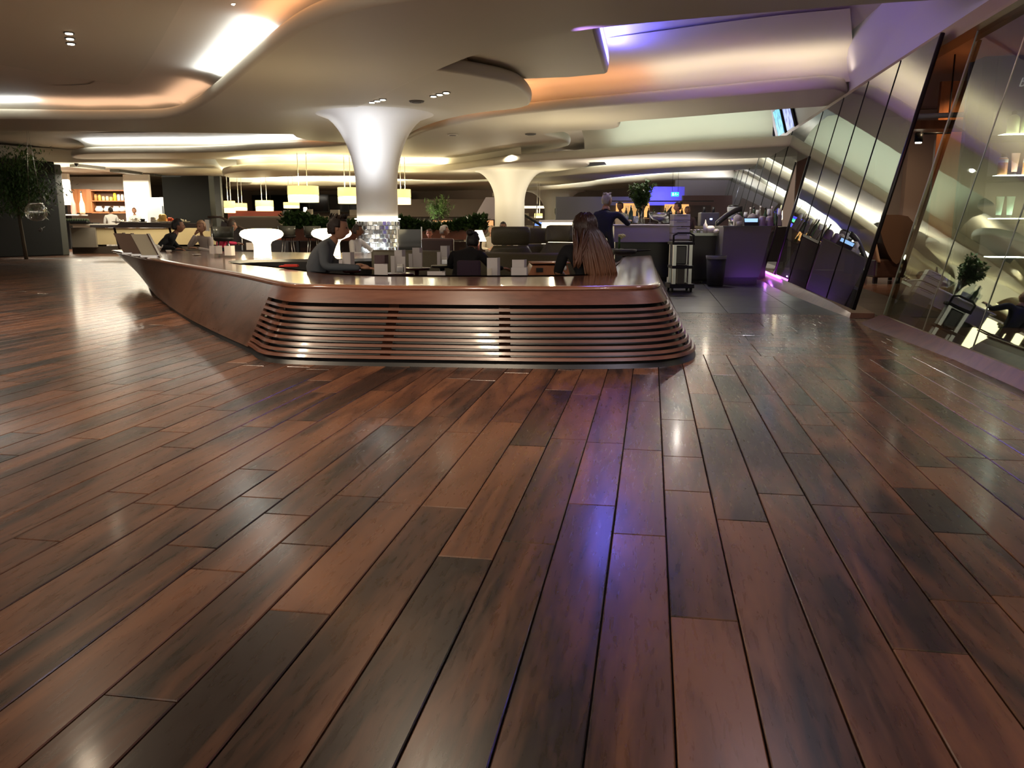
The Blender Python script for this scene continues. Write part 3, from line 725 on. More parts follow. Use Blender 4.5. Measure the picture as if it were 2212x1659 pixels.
# long curved sofa on the far side of the pit
def curve_sofa(name, label, pts, h, th, m, seat=True):
    t = thing(name, label, 'sofa')
    P = chaikin([Vector(p) for p in pts], 2, False)
    def off_(p, i, d):
        a = P[max(i-1, 0)]; b = P[min(i+1, len(P)-1)]; e = (b-a).normalized(); return Vector((p.x-e.y*d, p.y+e.x*d))
    secs = []
    for i, p in enumerate(P):
        q = off_(p, i, th); s = off_(p, i, th*.5)
        secs.append([(p.x, p.y, .08), (q.x, q.y, .08), (q.x, q.y, h-.04), (s.x, s.y, h), (p.x, p.y, h-.04)])
    bm = bm_(); loft(bm, secs); obj('backrest', bm, m, t)
    if seat:
        secs = []
        for i, p in enumerate(P):
            q = off_(p, i, -.5); secs.append([(p.x, p.y, .08), (q.x, q.y, .08), (q.x, q.y, .38), (p.x, p.y, .42)])
        bm = bm_(); loft(bm, secs); obj('seat', bm, m, t)
    return t
a = WF(1265, 10.9); b = WF(1130, 10.9); c = WF(1040, 11.4); d = WF(960, 11.8); e = WF(880, 12.1); f_ = WF(800, 12.2)
curve_sofa('curved_banquette', 'long low olive leather banquette at the far side of the pit', [(q.x, q.y) for q in (a, b, c, d, e, f_)][::-1], .77, .16, OLIVE)

# mushroom lamps ---------------------------------------------------
def mushroom(loc, label, s=1.0):
    t = thing('mushroom_lamp', label, 'lamp', loc, 0, 'glowing mushroom lamps')
    bm = bm_(); lathe(bm, [(.115, 0), (.135, .012), (.13, .03), (.125, .16), (.125, .21), (.15, .255), (.22, .285), (.285, .31), (.318, .345), (.322, .375), (.30, .41), (.25, .433), (.15, .445), (.0, .448)], seg=36); obj('glass_body', bm, GLOW, t)
    bm = bm_(); lathe(bm, [(.14, -.002), (.14, .006)], seg=30); obj('base_ring', bm, CHROME, t)
    t.scale = (s, s, s); return t
l1 = Z(568, 558, .625); mushroom(l1, 'glowing white mushroom lamp standing alone on the wooden ledge', 1.0)
l2 = Z(718, 553, .625); mushroom(l2, 'glowing white mushroom lamp behind the man in grey sweater', 1.0)

# three dark loungers of slats at the bow (magazine racks leaning back)
for k, px in enumerate((262, 282, 302)):
    p = Z(px+8, 549+k*3, .625); t = thing('magazine_rack', ['slim leaning magazine rack of dark timber, outermost on the bow of the surround', 'leaning magazine rack of dark timber, middle of the three on the bow', 'leaning magazine rack with a pale front, innermost of the three on the bow'][k], 'rack', (p.x, p.y, .62), YAW, 'racks on the bow')
    w = [.16, .15, .26][k]
    bm = bm_(); loft(bm, [[(0, -.02, 0), (w, -.02, 0), (w, .03, 0), (0, .03, 0)], [(-.22, .1, .36), (-.22+w, .1, .36), (-.22+w, .15, .36), (-.22, .15, .36)]], smooth=False); obj('back_board', bm, mat('rack_timber', (.12, .075, .055), .4) if k < 2 else mat('rack_pale', (.40, .36, .27), .5), t)
    bm = bm_(); loft(bm, [[(w, -.04, 0), (w+.02, -.04, 0), (w+.02, .04, 0), (w, .04, 0)], [(-.22+w, .08, .37), (-.20+w, .08, .37), (-.20+w, .16, .37), (-.22+w, .16, .37)]], smooth=False); obj('side_rail', bm, DARKW, t)
    bm = bm_(); box(bm, (w/2, -.06, .02), (w, .1, .03)); obj('shoe', bm, CHROME, t)

# ================================================================ COLUMNS
def column(px, d, r, zt, ztop, flare, label, n=''):
    b = WF(px, d)
    t = thing('flared_column', label, 'column', b, 0, 'flared columns')
    prof = [(r, 0), (r, zt)]
    H_ = ztop-zt
    for k in range(1, 15):
        u = k/14; prof.append((r + (flare-r)*(1-math.sqrt(max(0, 1-u**2.0)))*.92 + (flare-r)*.08*u, zt+H_*u))
    bm = bm_(); lathe(bm, prof, seg=48, caps=False); obj('shaft', bm, WHITE, t)
    return t, b
colm, cb = column(816, 18.6, .45, 2.0, 3.47, 1.3, 'large white flared column with a mirror tiled foot behind the wooden surround')
tb = bm_(); box(tb, (0, 0, 0), (.085, .02, .085), bev=.006)
tme = bpy.data.meshes.new('mirror_tile'); tb.to_mesh(tme); tb.free(); tme.materials.append(mat('mirror_tile', (.88, .92, .94), .22, 1))
for r_ in range(8):
    for k in range(30):
        a = 2*PI*(k+.5*(r_ % 2))/30
        if math.sin(a-YAW) > .35: continue
        o = obj('mirror_tile', None, None, colm, mesh=tme); o.location = (.47*math.cos(a), .47*math.sin(a), .50+r_*.093)
        o.rotation_euler = (R.uniform(-.16, .16), 0, a+PI/2+R.uniform(-.16, .16))
bm = bm_(); lathe(bm, [(.455, 1.235), (.50, 1.235), (.50, 1.26), (.455, 1.26)], seg=40, caps=False); obj('light_ring', bm, LEDSTRIP, colm)
bm = bm_(); lathe(bm, [(.455, .38), (.66, .38), (.66, .45), (.455, .45)], seg=40, caps=False); obj('foot_ring', bm, WHITE, colm)
spot((cb.x+.2, cb.y-1.6, 2.2), (cb.x-.1, cb.y, 3.3), 62, (.85, .9, 1), 115, 1, .1, 'column_uplight')
spot((cb.x-1.0, cb.y-1.2, 2.6), (cb.x-.7, cb.y, 3.4), 18, (.9, .93, 1), 60, 1, .1, 'column_uplight')
for a in (-2.2, -1.1, -1.6): point((cb.x+.75*math.cos(a+YAW), cb.y+.75*math.sin(a+YAW), .62), 7, (.9, .97, 1), .04, 'tile_fill')  # fill points added to brighten the mirror tiles
c2, cb2 = column(1101, 30, .53, 1.95, 2.98, 1.35, 'cream flared column behind the armchairs, second from the left')
c3, cb3 = column(1199, 42, .52, 1.7, 2.72, 1.5, 'farthest flared column with a dark coat hung beside it')
for dx, dy in ((0, -1.6), (-1.6, -.4), (1.6, -.6)): point((cb2.x+dx, cb2.y+dy, 2.1), 30, (1, .88, .6), .04, 'column_fill')  # fill points added round the column to lighten the far soffits
# dark wall speaker / coat on the far column
t = thing('hanging_coat', 'black coat hanging on the farthest column', 'coat', (cb3.x+.25, cb3.y-.62, 0), YAW)
bm = bm_(); loft(bm, [[(x*w+.04, y, z) for x, y in ((-1, 0), (-.6, -.12), (.6, -.12), (1, 0), (.6, .1), (-.6, .1))] for z, w in ((.95, .2), (1.1, .22), (1.5, .19), (1.65, .24), (1.85, .24), (1.98, .12))]); obj('fabric', bm, BLACK, t)
bm = bm_(); tube(bm, [(.04, .0, 1.95), (.04, 0, 2.03)], .03); obj('hook', bm, BLACK, t)

# downlights on soffits (three lenses in a row)
def downlights(px, py, z, dx, dy, label, power=14, tgt=None):
    p = Z(px, py, z); t = thing('triple_downlight', label, 'ceiling light', (p.x, p.y, z-.004), 0, 'triple downlights in the soffits')
    s = PX(max(4, p.length))
    q = Z(px+dx, py+dy, z)-p; q.z = 0
    for k in (-1, 0, 1):
        bm = bm_(); cyl(bm, (q.x*k, q.y*k, -.012), .075, .014, seg=16); ho = obj('housing', bm, BLACK, t)
        bm = bm_(); cyl(bm, (q.x*k, q.y*k, -.02), .05, .012, seg=16); obj('lens', bm, LED, ho)
    spot((p.x, p.y, z-.05), (p.x, p.y, 0), power, SOFT, 75, .7, .08, 'downlight')
downlights(151, 82, 3.925, 2, 11, 'downlights in a row toward the viewer on the near left soffit', 120)
downlights(519, 4, 3.925, 11, -2, 'downlights cut by the top edge of the photo', 120)
downlights(815, 217, 3.462, 12, -3, 'downlights just above the big column, left group', 90)
downlights(950, 203, 3.462, 14, -4, 'downlights on the panel right above the big column, right group', 90)
downlights(935, 350, 3.43, 10, 0, 'downlights on the soffit right of the big column shaft, lower group', 90)
downlights(1048, 334, 3.43, 10, -1, 'downlights on the soffit between the first two columns', 90)
downlights(1820, 296, 3.43, 10, -3, 'downlights far right', 0) if False else None
for (px, py, z, lab) in ((900, 218, 3.462, 'round grey ceiling speaker above the big column'), (1437, 107, 4.2, 'round grey ceiling speaker in the lilac recess'), (978, 290, 3.43, 'small white smoke detector on the soffit right of the big column'), (1146, 289, 3.43, 'round dark vent on the soffit toward the second column')):
    p = Z(px, py, z); t = thing('ceiling_disc', lab, 'ceiling fitting', (p.x, p.y, z))
    bm = bm_(); cyl(bm, (0, 0, -.03), .13, .03, .15); obj('housing', bm, GREYP if 'white' not in lab else WHITE, t)
    bm = bm_(); cyl(bm, (0, 0, -.04), .09, .012); obj('grille', bm, GREYP, t)

# ================================================================ PEOPLE
HAIRM = {}
def hairmat(c):
    if c not in HAIRM: HAIRM[c] = mat('hair_%d' % len(HAIRM), c, .45, bump=.6, scale=90, var=.5)
    return HAIRM[c]
SIT = dict(pel=(0, 0, .44), spi=(0, -.03, .61), che=(0, -.02, .80), nek=(0, .01, .93), hed=(0, .03, 1.0),
           shl=(-.175, -.01, .88), shr=(.175, -.01, .88), ell=(-.23, .05, .63), elr=(.23, .05, .63), wrl=(-.16, .28, .62), wrr=(.16, .28, .62),
           hil=(-.1, .02, .42), hir=(.1, .02, .42), knl=(-.12, .46, .42), knr=(.12, .46, .42), anl=(-.12, .46, .09), anr=(.12, .46, .09), tol=(-.13, .60, .04), tor=(.13, .60, .04))
STAND = dict(pel=(0, 0, .95), spi=(0, -.01, 1.15), che=(0, 0, 1.33), nek=(0, .01, 1.48), hed=(0, .03, 1.56),
           shl=(-.19, 0, 1.42), shr=(.19, 0, 1.42), ell=(-.25, .03, 1.13), elr=(.25, .03, 1.13), wrl=(-.2, .22, 1.02), wrr=(.2, .22, 1.02),
           hil=(-.1, 0, .90), hir=(.1, 0, .90), knl=(-.11, .03, .49), knr=(.11, .03, .49), anl=(-.11, 0, .09), anr=(.11, 0, .09), tol=(-.13, .16, .03), tor=(.13, .16, .03))
RAD = dict(pel=.155, spi=.135, che=.155, nek=.052, hed=.05, shl=.068, shr=.068, ell=.046, elr=.046, wrl=.03, wrr=.03, hil=.09, hir=.09, knl=.058, knr=.058, anl=.038, anr=.038, tol=.032, tor=.032)
BON = [('pel', 'spi', 's'), ('spi', 'che', 's'), ('che', 'nek', 's'), ('nek', 'hed', 'k'), ('che', 'shl', 's'), ('shl', 'ell', 's'), ('ell', 'wrl', 'a'), ('che', 'shr', 's'), ('shr', 'elr', 's'), ('elr', 'wrr', 'a'),
       ('pel', 'hil', 'p'), ('hil', 'knl', 'p'), ('knl', 'anl', 'p'), ('anl', 'tol', 'b'), ('pel', 'hir', 'p'), ('hir', 'knr', 'p'), ('knr', 'anr', 'p'), ('anr', 'tor', 'b')]
def lower(base, dz, **kw):
    d = {k: (v[0], v[1], v[2]-dz) for k, v in base.items() if k in ('pel', 'spi', 'che', 'nek', 'hed', 'shl', 'shr', 'ell', 'elr', 'wrl', 'wrr')}; d.update(kw); return d
def person(label, loc, rz, pose='sit', shirt=(.1, .1, .1), pants=(.02, .02, .025), skin=None, hair=(.03, .02, .015), style='short', over=None, head=0, nod=0, sleeves=True, wide=1.0, legs=True, group=None, scale=1):
    J = dict(SIT if pose == 'sit' else STAND); J.update(over or {})
    skin = skin or SKINM
    t = thing('person', label, 'person', loc, rz, group); t.scale = (scale,)*3
    me = bpy.data.meshes.new('body'); keys = list(J)
    bones = [b for b in BON if legs or b[2] not in 'pb']
    used = [k for k in keys if any(k in b[:2] for b in bones)]
    me.from_pydata([J[k] for k in used], [(used.index(a), used.index(b)) for a, b, c in bones], [])
    o = bpy.data.objects.new('body', me); C.objects.link(o)
    md = o.modifiers.new('skin', 'SKIN'); md.use_smooth_shade = True; md.branch_smoothing = .6
    for i, k in enumerate(used):
        r = RAD[k]*wide if k in ('pel', 'spi', 'che') else RAD[k]
        me.skin_vertices[0].data[i].radius = (r*(1.12 if k in ('che', 'pel', 'spi') else 1), r*(.74 if k in ('che', 'spi', 'pel') else 1))
        me.skin_vertices[0].data[i].use_root = (k == 'pel')
    sd = o.modifiers.new('sub', 'SUBSURF'); sd.levels = 2; sd.render_levels = 2
    dg = bpy.context.evaluated_depsgraph_get(); m2 = bpy.data.meshes.new_from_object(o.evaluated_get(dg)); bpy.data.objects.remove(o)
    # head, hands joined to the body surface
    bm = bm_(); bm.from_mesh(m2); bpy.data.meshes.remove(m2)
    def seg(p, a, b):
        a, b = Vector(a), Vector(b); d = b-a; u = max(0, min(1, (p-a).dot(d)/d.length_squared)); return (p-a-d*u).length
    shm, pam = mat('cloth_%.2f_%.2f_%.2f' % shirt, shirt, .85, bump=.5, scale=25), mat('cloth_%.2f_%.2f_%.2f' % pants, pants, .85, bump=.4, scale=25)
    bones2 = [(J[a], J[b], c) for a, b, c in bones]
    for f in bm.faces:
        p = f.calc_center_median(); c = min(bones2, key=lambda q: seg(p, q[0], q[1]))[2]
        if c == 'k' and (p-Vector(J['nek'])).length < .035: c = 's'
        f.material_index = {'s': 1, 'a': 1 if sleeves else 0, 'k': 0, 'p': 2, 'b': 3}[c]
    hc = Vector(J['hed']) + Vector((0, .015, .085))
    Rm = Matrix.Translation(hc) @ Matrix.Rotation(head, 4, 'Z') @ Matrix.Rotation(nod, 4, 'X')
    n0 = set(bm.faces)
    vs = sph(bm, (0, 0, 0), 1, (.076, .095, .116), 20, 16)
    for v in vs:
        x, y, z = v.co
        if z < -.02: v.co.x *= 1-.28*min(1, (-z-.02)/.09); v.co.y += .012*min(1, (-z)/.1)
        if y > .05 and abs(z+.005) < .02: v.co.y -= .008*(1 if abs(abs(x)-.03) < .02 else 0)
        if y > .06 and abs(x) < .014 and -.045 < z < .012: v.co.y += .022*(1-(z+.045)/.07)
    for f in set(bm.faces)-n0: f.material_index = 0
    def lump(c, r, sc, mi):
        n1 = set(bm.faces); q = sph(bm, c, r, sc, 10, 6)
        for f in set(bm.faces)-n1: f.material_index = mi
        return q
    ext = []
    ext += lump((0, .100, -.022), .014, (.8, 1.1, 1.5), 0)
    for s in (-1, 1):
        ext += lump((s*.031, .084, .004), .011, (1.2, .6, .7), 4); ext += lump((s*.077, .0, -.008), .022, (.35, .7, 1.2), 0)
    ext += lump((0, .088, -.058), .016, (1.3, .5, .4), 5)
    bmesh.ops.transform(bm, matrix=Rm, verts=[v for v in vs+ext])
    # hands
    for s, e, w in ((-1, 'ell', 'wrl'), (1, 'elr', 'wrr')):
        W_ = Vector(J[w]); d = (W_-Vector(J[e])).normalized(); side = d.cross(Vector((0, 0, 1)))
        if side.length < .1: side = Vector((1, 0, 0))
        side.normalize(); nrm = side.cross(d).normalized(); n1 = set(bm.faces)
        pc = W_+d*.05
        q = sph(bm, (0, 0, 0), 1, (.04, .052, .017), 10, 8)
        bmesh.ops.transform(bm, matrix=Matrix.Translation(pc) @ Matrix((side, d, nrm)).transposed().to_4x4(), verts=q)
        for k in range(4):
            b = pc+side*(-.028+.0185*k)+d*.035; ln = (.060, .074, .078, .064)[k] if s < 0 else (.064, .078, .074, .060)[k]
            tube(bm, [b, b+d*ln*.55-nrm*.006, b+d*ln*.85-nrm*.022, b+d*ln-nrm*.036], [.0095, .009, .008, .005], 6)
        tb_ = pc+side*(-s)*.035-d*.015; tube(bm, [tb_, tb_-side*s*.022+d*.03-nrm*.008, tb_-side*s*.022+d*.06-nrm*.018], [.012, .0105, .006], 6)
        for f in set(bm.faces)-n1: f.material_index = 0
    smooth_faces(bm.faces)
    obj('body', bm, [skin, shm, pam, BLACK, EYE, LIP], t)
    # hair
    hm = hairmat(hair); bm = bm_(); vs = sph(bm, (0, 0, 0), 1, (.086, .106, .126), 24, 16)
    kill = []
    for v in vs:
        x, y, z = v.co; v.co += v.co.normalized()*noise.noise(Vector((x, y, z))*28+Vector((loc[0], 0, 0)))*.012
        front = y > .045 and z < .062
        low = z < (-.03 if style in ('short', 'grey', 'bun') else -.07) and y > -.085
        ear = abs(x) > .05 and z < .0 and y > -.02 and style != 'long'
        nape = z < -.075
        if front or (low and y > -.02) or ear or nape: kill.append(v)
    if style != 'bald':
        bmesh.ops.delete(bm, geom=kill, context='VERTS')
        bmesh.ops.solidify(bm, geom=bm.faces[:], thickness=.012)
        if style == 'bun': sph(bm, (0, -.09, .10), .045, (1.1, 1, .9), 12, 8)
        if style == 'tuft':
            for k in range(26):
                a = R.uniform(0, 6.28); b = Vector((.06*math.cos(a), -.01+.08*math.sin(a), .09)); tube(bm, [b, b+Vector((R.uniform(-.01, .01), .01, .03)), b+Vector((R.uniform(-.02, .02), .02, .045))], [.008, .006, .001], 5)
        bmesh.ops.transform(bm, matrix=Rm, verts=bm.verts)
        if style == 'long' and not group == 'x':
            pass
        for f in bm.faces: f.smooth = True
        obj('hair', bm, hm, t)
    else: bm.free()
    return t, J, Rm

# 1. woman with long brown-to-blond hair, seen from behind
pw = WF(1266, 8.8); rzw = YAW+.12
t, J, Rm = person('woman seen from behind with very long brown to blond hair and black top', (pw.x, pw.y, .0), rzw, shirt=(.006, .006, .008), sleeves=False, skin=SKINM, hair=(.045, .018, .012), style='long',
    over=lower(SIT, .10, shl=(-.19, -.01, .78), ell=(-.25, .06, .56)), head=.12, scale=1.14, wide=1.0)
m, nt, b = nmat('ombre_hair'); tc = nt.nodes.new('ShaderNodeTexCoord'); sp_ = nt.nodes.new('ShaderNodeSeparateXYZ'); cr = nt.nodes.new('ShaderNodeValToRGB'); mr = nt.nodes.new('ShaderNodeMapRange')
nt.links.new(tc.outputs['Object'], sp_.inputs[0]); nt.links.new(sp_.outputs['Z'], mr.inputs[0]); mr.inputs[1].default_value = .48; mr.inputs[2].default_value = 1.03
cr.color_ramp.elements[0].color = (.25, .12, .065, 1); cr.color_ramp.elements[1].color = (.035, .014, .012, 1); cr.color_ramp.elements[1].position = .85
e_ = cr.color_ramp.elements.new(.45); e_.color = (.13, .055, .035, 1)
nt.links.new(mr.outputs[0], cr.inputs[0]); nt.links.new(cr.outputs[0], b.inputs['Base Color']); b.inputs['Roughness'].default_value = .35
bm = bm_(); rr = random.Random(3); HC = Vector((0, .045, .985))
for k in range(320):
    a = rr.uniform(-2.0, 2.0); el = rr.uniform(.0, 1.25); s_ = math.sin(a)
    pts = [HC+Vector(((.108)*math.sin(a)*math.cos(e), -.122*math.cos(a)*math.cos(e), .132*math.sin(e))) for e in (el, el*.6, el*.25, -.15)]
    left = rr.random() < .10 or a < -1.5
    u0 = (s_+1)/2
    tx = (-.115+rr.uniform(-.02, .03)) if left else (.0+.25*u0+rr.uniform(-.03, .03))
    zend = rr.uniform(.60, .70) if left else rr.uniform(.49, .56)
    dp = -.115-.05*math.cos(a)+rr.uniform(-.01, .015); p0 = pts[-1]
    for j in range(1, 9):
        u = j/8; pts.append(Vector((p0.x+(tx-p0.x)*u**.75+.005*math.sin(5*u+k), p0.y+(dp-p0.y)*min(1, u*2.0)**.8, p0.z+(zend-p0.z)*u)))
    tube(bm, pts, [.006, .011, .012, .012]+[.012, .012, .012, .011, .011, .010, .008, .003], 5)
obj('long_hair', bm, m, t)

# 2. man in grey sweater leaning on the ledge, facing right
pm = WF(672, 9.3)
t, J, Rm = person('man in grey sweater leaning right over the ledge, dark short hair', (pm.x, pm.y, .0), YAW-PI/2+.25, shirt=(.085, .098, .115), hair=(.022, .012, .009), style='tuft', skin=SKINM, wide=1.12,
    over=dict(pel=(.05, -.04, .40), spi=(.03, .0, .54), che=(0, .10, .72), nek=(0, .20, .84), hed=(0, .24, .885), shl=(-.2, .10, .79), shr=(.19, .11, .78), elr=(.27, .10, .60), wrr=(.29, .44, .59), ell=(-.25, .2, .62), wrl=(-.15, .42, .60), hil=(-.1, .02, .40), hir=(.1, .02, .40)), head=-.15, nod=-.1, scale=1.14)
# 3. grey-haired man standing at the bar
ps = WF(1308, 15.7)
person('standing grey haired man in navy shirt at the bar, seen from behind', ps, YAW-.5, 'stand', shirt=(.012, .014, .03), pants=(.02, .02, .03), hair=(.34, .31, .25), style='tuft', scale=1.06, over=lower(STAND, .16, shr=(.22, .02, 1.25), elr=(.36, .16, 1.07), wrr=(.3, .38, 1.12)), head=-.4, wide=1.15)
# 4. man in black on the left, side on
p4 = WF(355, 17.2); person('man all in black bending over the far left table', (p4.x, p4.y, .03), YAW-PI/2+.5, shirt=(.006, .006, .007), hair=(.01, .008, .008), skin=SKINT, head=-.1, wide=1.2, scale=1.2, over=lower(SIT, .14, che=(0, .08, .64), nek=(0, .16, .76), hed=(0, .20, .81), shl=(-.2, .05, .72), shr=(.2, .05, .72), elr=(.36, -.16, .55), wrr=(.44, .1, .52), ell=(-.26, .2, .54)))
# 5. blond woman, white sleeve
p5 = WF(438, 18.0); person('blond woman in white top resting her chin on her hand', (p5.x, p5.y, .0), YAW+PI-.5, shirt=(.55, .48, .44), hair=(.42, .25, .15), style='short', skin=SKINM, head=.2, scale=1.12, over=lower(SIT, .12, wrr=(.05, .16, .81), elr=(.2, .2, .58), wrl=(-.1, .25, .56)))
p6 = WF(474, 19.4); person('person in bright pink jumper beside the blond woman', (p6.x, p6.y, .0), YAW-.9, shirt=(.75, .05, .13), hair=(.05, .03, .02), skin=SKINM, scale=1.12, over=dict(che=(0, .1, .76), nek=(0, .2, .86), hed=(0, .24, .90), shl=(-.17, .1, .84), shr=(.17, .1, .84)))
# 7. grey man by the planter
p7 = WF(955, 16.9); person('grey haired man in dark jacket facing right below the hedge planter', (p7.x, p7.y, .0), YAW-PI/2+.3, shirt=(.012, .009, .012), hair=(.32, .28, .25), style='grey', skin=SKINT, head=-.1, scale=.93)
p8 = WF(928, 18.2); person('person with a flushed face looking at the viewer below the hedge', (p8.x, p8.y, 0), YAW+PI-.1, shirt=(.02, .01, .01), hair=(.10, .05, .03), skin=mat('skin_flushed', (.45, .16, .10), .5), scale=.86)
# 9. person in black hood in the pit
p9 = WF(1000, 10.0); person('figure in black with dark hair turned away in the pit', (p9.x, p9.y, .03), YAW-.4, shirt=(.005, .005, .006), hair=(.012, .008, .008), style='bun', skin=SKINM, wide=1.1, scale=.96, over=dict(spi=(0, .02, .58), che=(0, .12, .74), nek=(0, .22, .84), hed=(0, .27, .87), shl=(-.18, .1, .80), shr=(.18, .1, .80), elr=(.3, .2, .62), wrr=(.34, .45, .60)))
p10 = WF(1061, 19.2); person('slim woman in pale top facing the viewer under the second column', (p10.x, p10.y, .02), YAW+PI+.3, shirt=(.48, .42, .34), hair=(.35, .26, .16), style='short', skin=SKINM, scale=.9, over=dict(wrl=(-.02, .25, .66)))
p11 = WF(1087, 19.9); person('dark haired person hidden behind the high backed olive armchair', (p11.x, p11.y, .06), YAW+PI, shirt=(.012, .012, .014), hair=(.008, .006, .006), skin=SKIND, scale=.94)
p12 = WF(1340, 21.5); person('bartender in white shirt with dark hair behind the bar', p12, YAW+PI-.5, 'stand', shirt=(.62, .52, .42), hair=(.012, .008, .006), skin=SKIND, scale=.96)
p13 = WF(1466, 20.6); person('bartender with a dark top knot behind the white drawers', p13, YAW+PI/2+.2, 'stand', shirt=(.03, .02, .025), hair=(.02, .012, .012), style='bun', skin=mat('skin_rose', (.36, .17, .13), .5), scale=.94)
p14 = WF(1484, 22.0); person('person in dusky top behind the bar, right of the top knot', p14, YAW+PI-.2, 'stand', shirt=(.10, .06, .07), hair=(.18, .10, .09), skin=SKINM, scale=.90)
p15 = WF(768, 15.4); person('person in white T-shirt behind the second mushroom lamp', (p15.x, p15.y, .02), YAW-PI/2-.3, shirt=(.62, .62, .66), hair=(.03, .02, .02), skin=SKIND, over=dict(ell=(-.3, .2, .66)), head=.4, scale=.93)
p16 = WF(241, 34.0); person('chef in white with dark hair reaching to the shelf', p16, YAW+.5, 'stand', shirt=(.75, .75, .75), pants=(.6, .6, .6), hair=(.02, .012, .01), skin=SKINM, head=.8, scale=1.02)
p17 = WF(293, 33.6); person('chef in white with brown hair behind the kitchen counter', p17, YAW+PI, 'stand', shirt=(.75, .75, .75), pants=(.6, .6, .6), hair=(.16, .06, .03), skin=SKINM)

# ================================================================ PIT FURNITURE
def menu(px, py0, py1, w_px, d, label, m=CARD, rz=0, steps=(), name='menu_card', cat='menu'):
    """folded card standing upright; py0/py1 top/bottom seen at distance d"""
    b = W(px, py1, d); tp = W(px, py0, d); h = tp.z-b.z; w = w_px*PX(d)
    t = thing(name, label, cat, b, YAW+rz)
    bm = bm_(); box(bm, (0, 0, h/2), (w, .006, h)); obj('front_leaf', bm, m, t)
    bm = bm_(); loft(bm, [[(w/2, 0, 0), (w/2+.012, .0, 0), (w/2+.04, .09, 0), (w/2+.035, .09, 0)], [(w/2, 0, h), (w/2+.012, 0, h), (w/2+.04, .09, h), (w/2+.035, .09, h)]], smooth=False); obj('back_leaf', bm, m, t)
    for dx, wf, hf in steps:
        bm = bm_(); box(bm, (dx*w, -.02-.01*abs(dx), h*hf/2), (w*wf, .006, h*hf)); obj('inner_leaf', bm, m, t)
    return t
def round_table(px, pyt, d, rpx, label, m=BLACK):
    p = W(px, pyt, d); r = rpx*PX(d); t = thing('cocktail_table', label, 'table', (p.x, p.y, 0))
    bm = bm_(); lathe(bm, [(0.0, p.z-.03), (r*.9, p.z-.03), (r, p.z-.015), (r, p.z), (r*.97, p.z)], seg=32); obj('table_top', bm, m, t)
    bm = bm_(); cyl(bm, (0, 0, .02), .03, p.z-.04); obj('pedestal', bm, m, t)
    bm = bm_(); lathe(bm, [(.11, 0), (.10, .02), (.04, .03)]); obj('base', bm, m, t); return t
round_table(860, 590, 9.3, 34, 'maroon round cocktail table with stepped menus, left in the pit', MAROON)
round_table(900, 578, 10.3, 30, 'second maroon round cocktail table, behind the first', MAROON)
round_table(955, 573, 10.2, 24, 'black round cocktail table under the brightest white menu')
round_table(1068, 597, 8.9, 36, 'small black round cocktail table under the tall folded menu, centre of the pit')
round_table(760, 583, 9.3, 20, 'small maroon table beside the man in grey', MAROON)
round_table(1124, 602, 8.7, 15, 'low black table under the twin grey menus')
round_table(820, 601, 8.8, 24, 'low black table under the dark red card')
menu(748, 545, 585, 15, 9.1, 'tall grey folded menu right beside the man in grey', steps=((-.7, .5, .6),))
menu(819, 551, 571, 20, 9.0, 'dark red square card above a grey folded menu', MAROON, name='table_card', cat='card')
menu(818, 570, 601, 18, 8.75, 'pale grey folded menu below the dark red card', steps=((.7, .9, .98),))
menu(860, 540, 590, 14, 9.25, 'tallest stepped grey menu stack on the left maroon table', steps=((-.75, .6, .75), (.85, .7, .72)))
menu(898, 535, 578, 13, 10.2, 'stepped grey menu on the second maroon table', steps=((-.8, .6, .7), (.7, .8, .75)))
menu(958, 531, 572, 12, 10.1, 'bright white tall menu on the black round table', steps=((-.8, .6, .68),))
menu(938, 586, 604, 30, 8.75, 'low grey folded card lying open on the front edge of the pit', steps=((.55, .5, .9),))
menu(1062, 557, 596, 20, 8.85, 'tall folded grey menu in the centre of the pit', steps=())
menu(1056, 580, 596, 8, 8.7, 'small cream card leaning on the tall folded menu', CREAMC, rz=.3)
menu(1118, 561, 600, 24, 8.8, 'grey menu behind its twin, centre right of the pit', steps=())
menu(1118, 578, 600, 28, 8.65, 'lower grey menu in front of its twin, centre right of the pit', steps=((.5, .4, 1.0),))
menu(462, 531, 548, 18, 13.4, 'pair of grey cards standing in front of the pink jumper', steps=((.7, .7, .95),))
menu(492, 531, 552, 13, 13.0, 'slim white card holder standing on the ledge left of the lamp')
menu(538, 524, 540, 11, 13.6, 'small white tent card to the right of the first high stool')
for px, d, lab in ((865, 9.2, 'sugar caddy of white packets on the left maroon table'), (961, 10.05, 'sugar caddy of white packets on the black round table')):
    p = W(px, 588 if d < 10 else 571, d-.08); t = thing('sugar_caddy', lab, 'caddy', p)
    bm = bm_(); box(bm, (0, 0, .03), (.07, .04, .06), bev=.004); obj('holder', bm, CHROME, t)
    for k in range(4): bm = bm_(); box(bm, (-.024+.016*k, 0, .055), (.012, .03, .07)); obj('packet', bm, WHITE, t)
# dark violet high-back chair in front centre
p = WF(1012, 9.15); t = thing('high_back_chair', 'square dark violet high backed chair in the middle of the pit', 'chair', p, YAW)
VIO = mat('violet_fabric', (.030, .014, .030), .8, bump=.3, scale=50)
bm = bm_(); box(bm, (0, 0, .55), (.26, .09, .40), bev=.02); obj('backrest', bm, VIO, t)
bm = bm_(); box(bm, (0, .25, .38), (.40, .46, .12), bev=.03); obj('seat', bm, VIO, t)
for sx in (-.17, .17):
    for sy in (.05, .44): bm = bm_(); box(bm, (sx, sy, .16), (.04, .04, .32)); obj('leg', bm, BLACK, t)
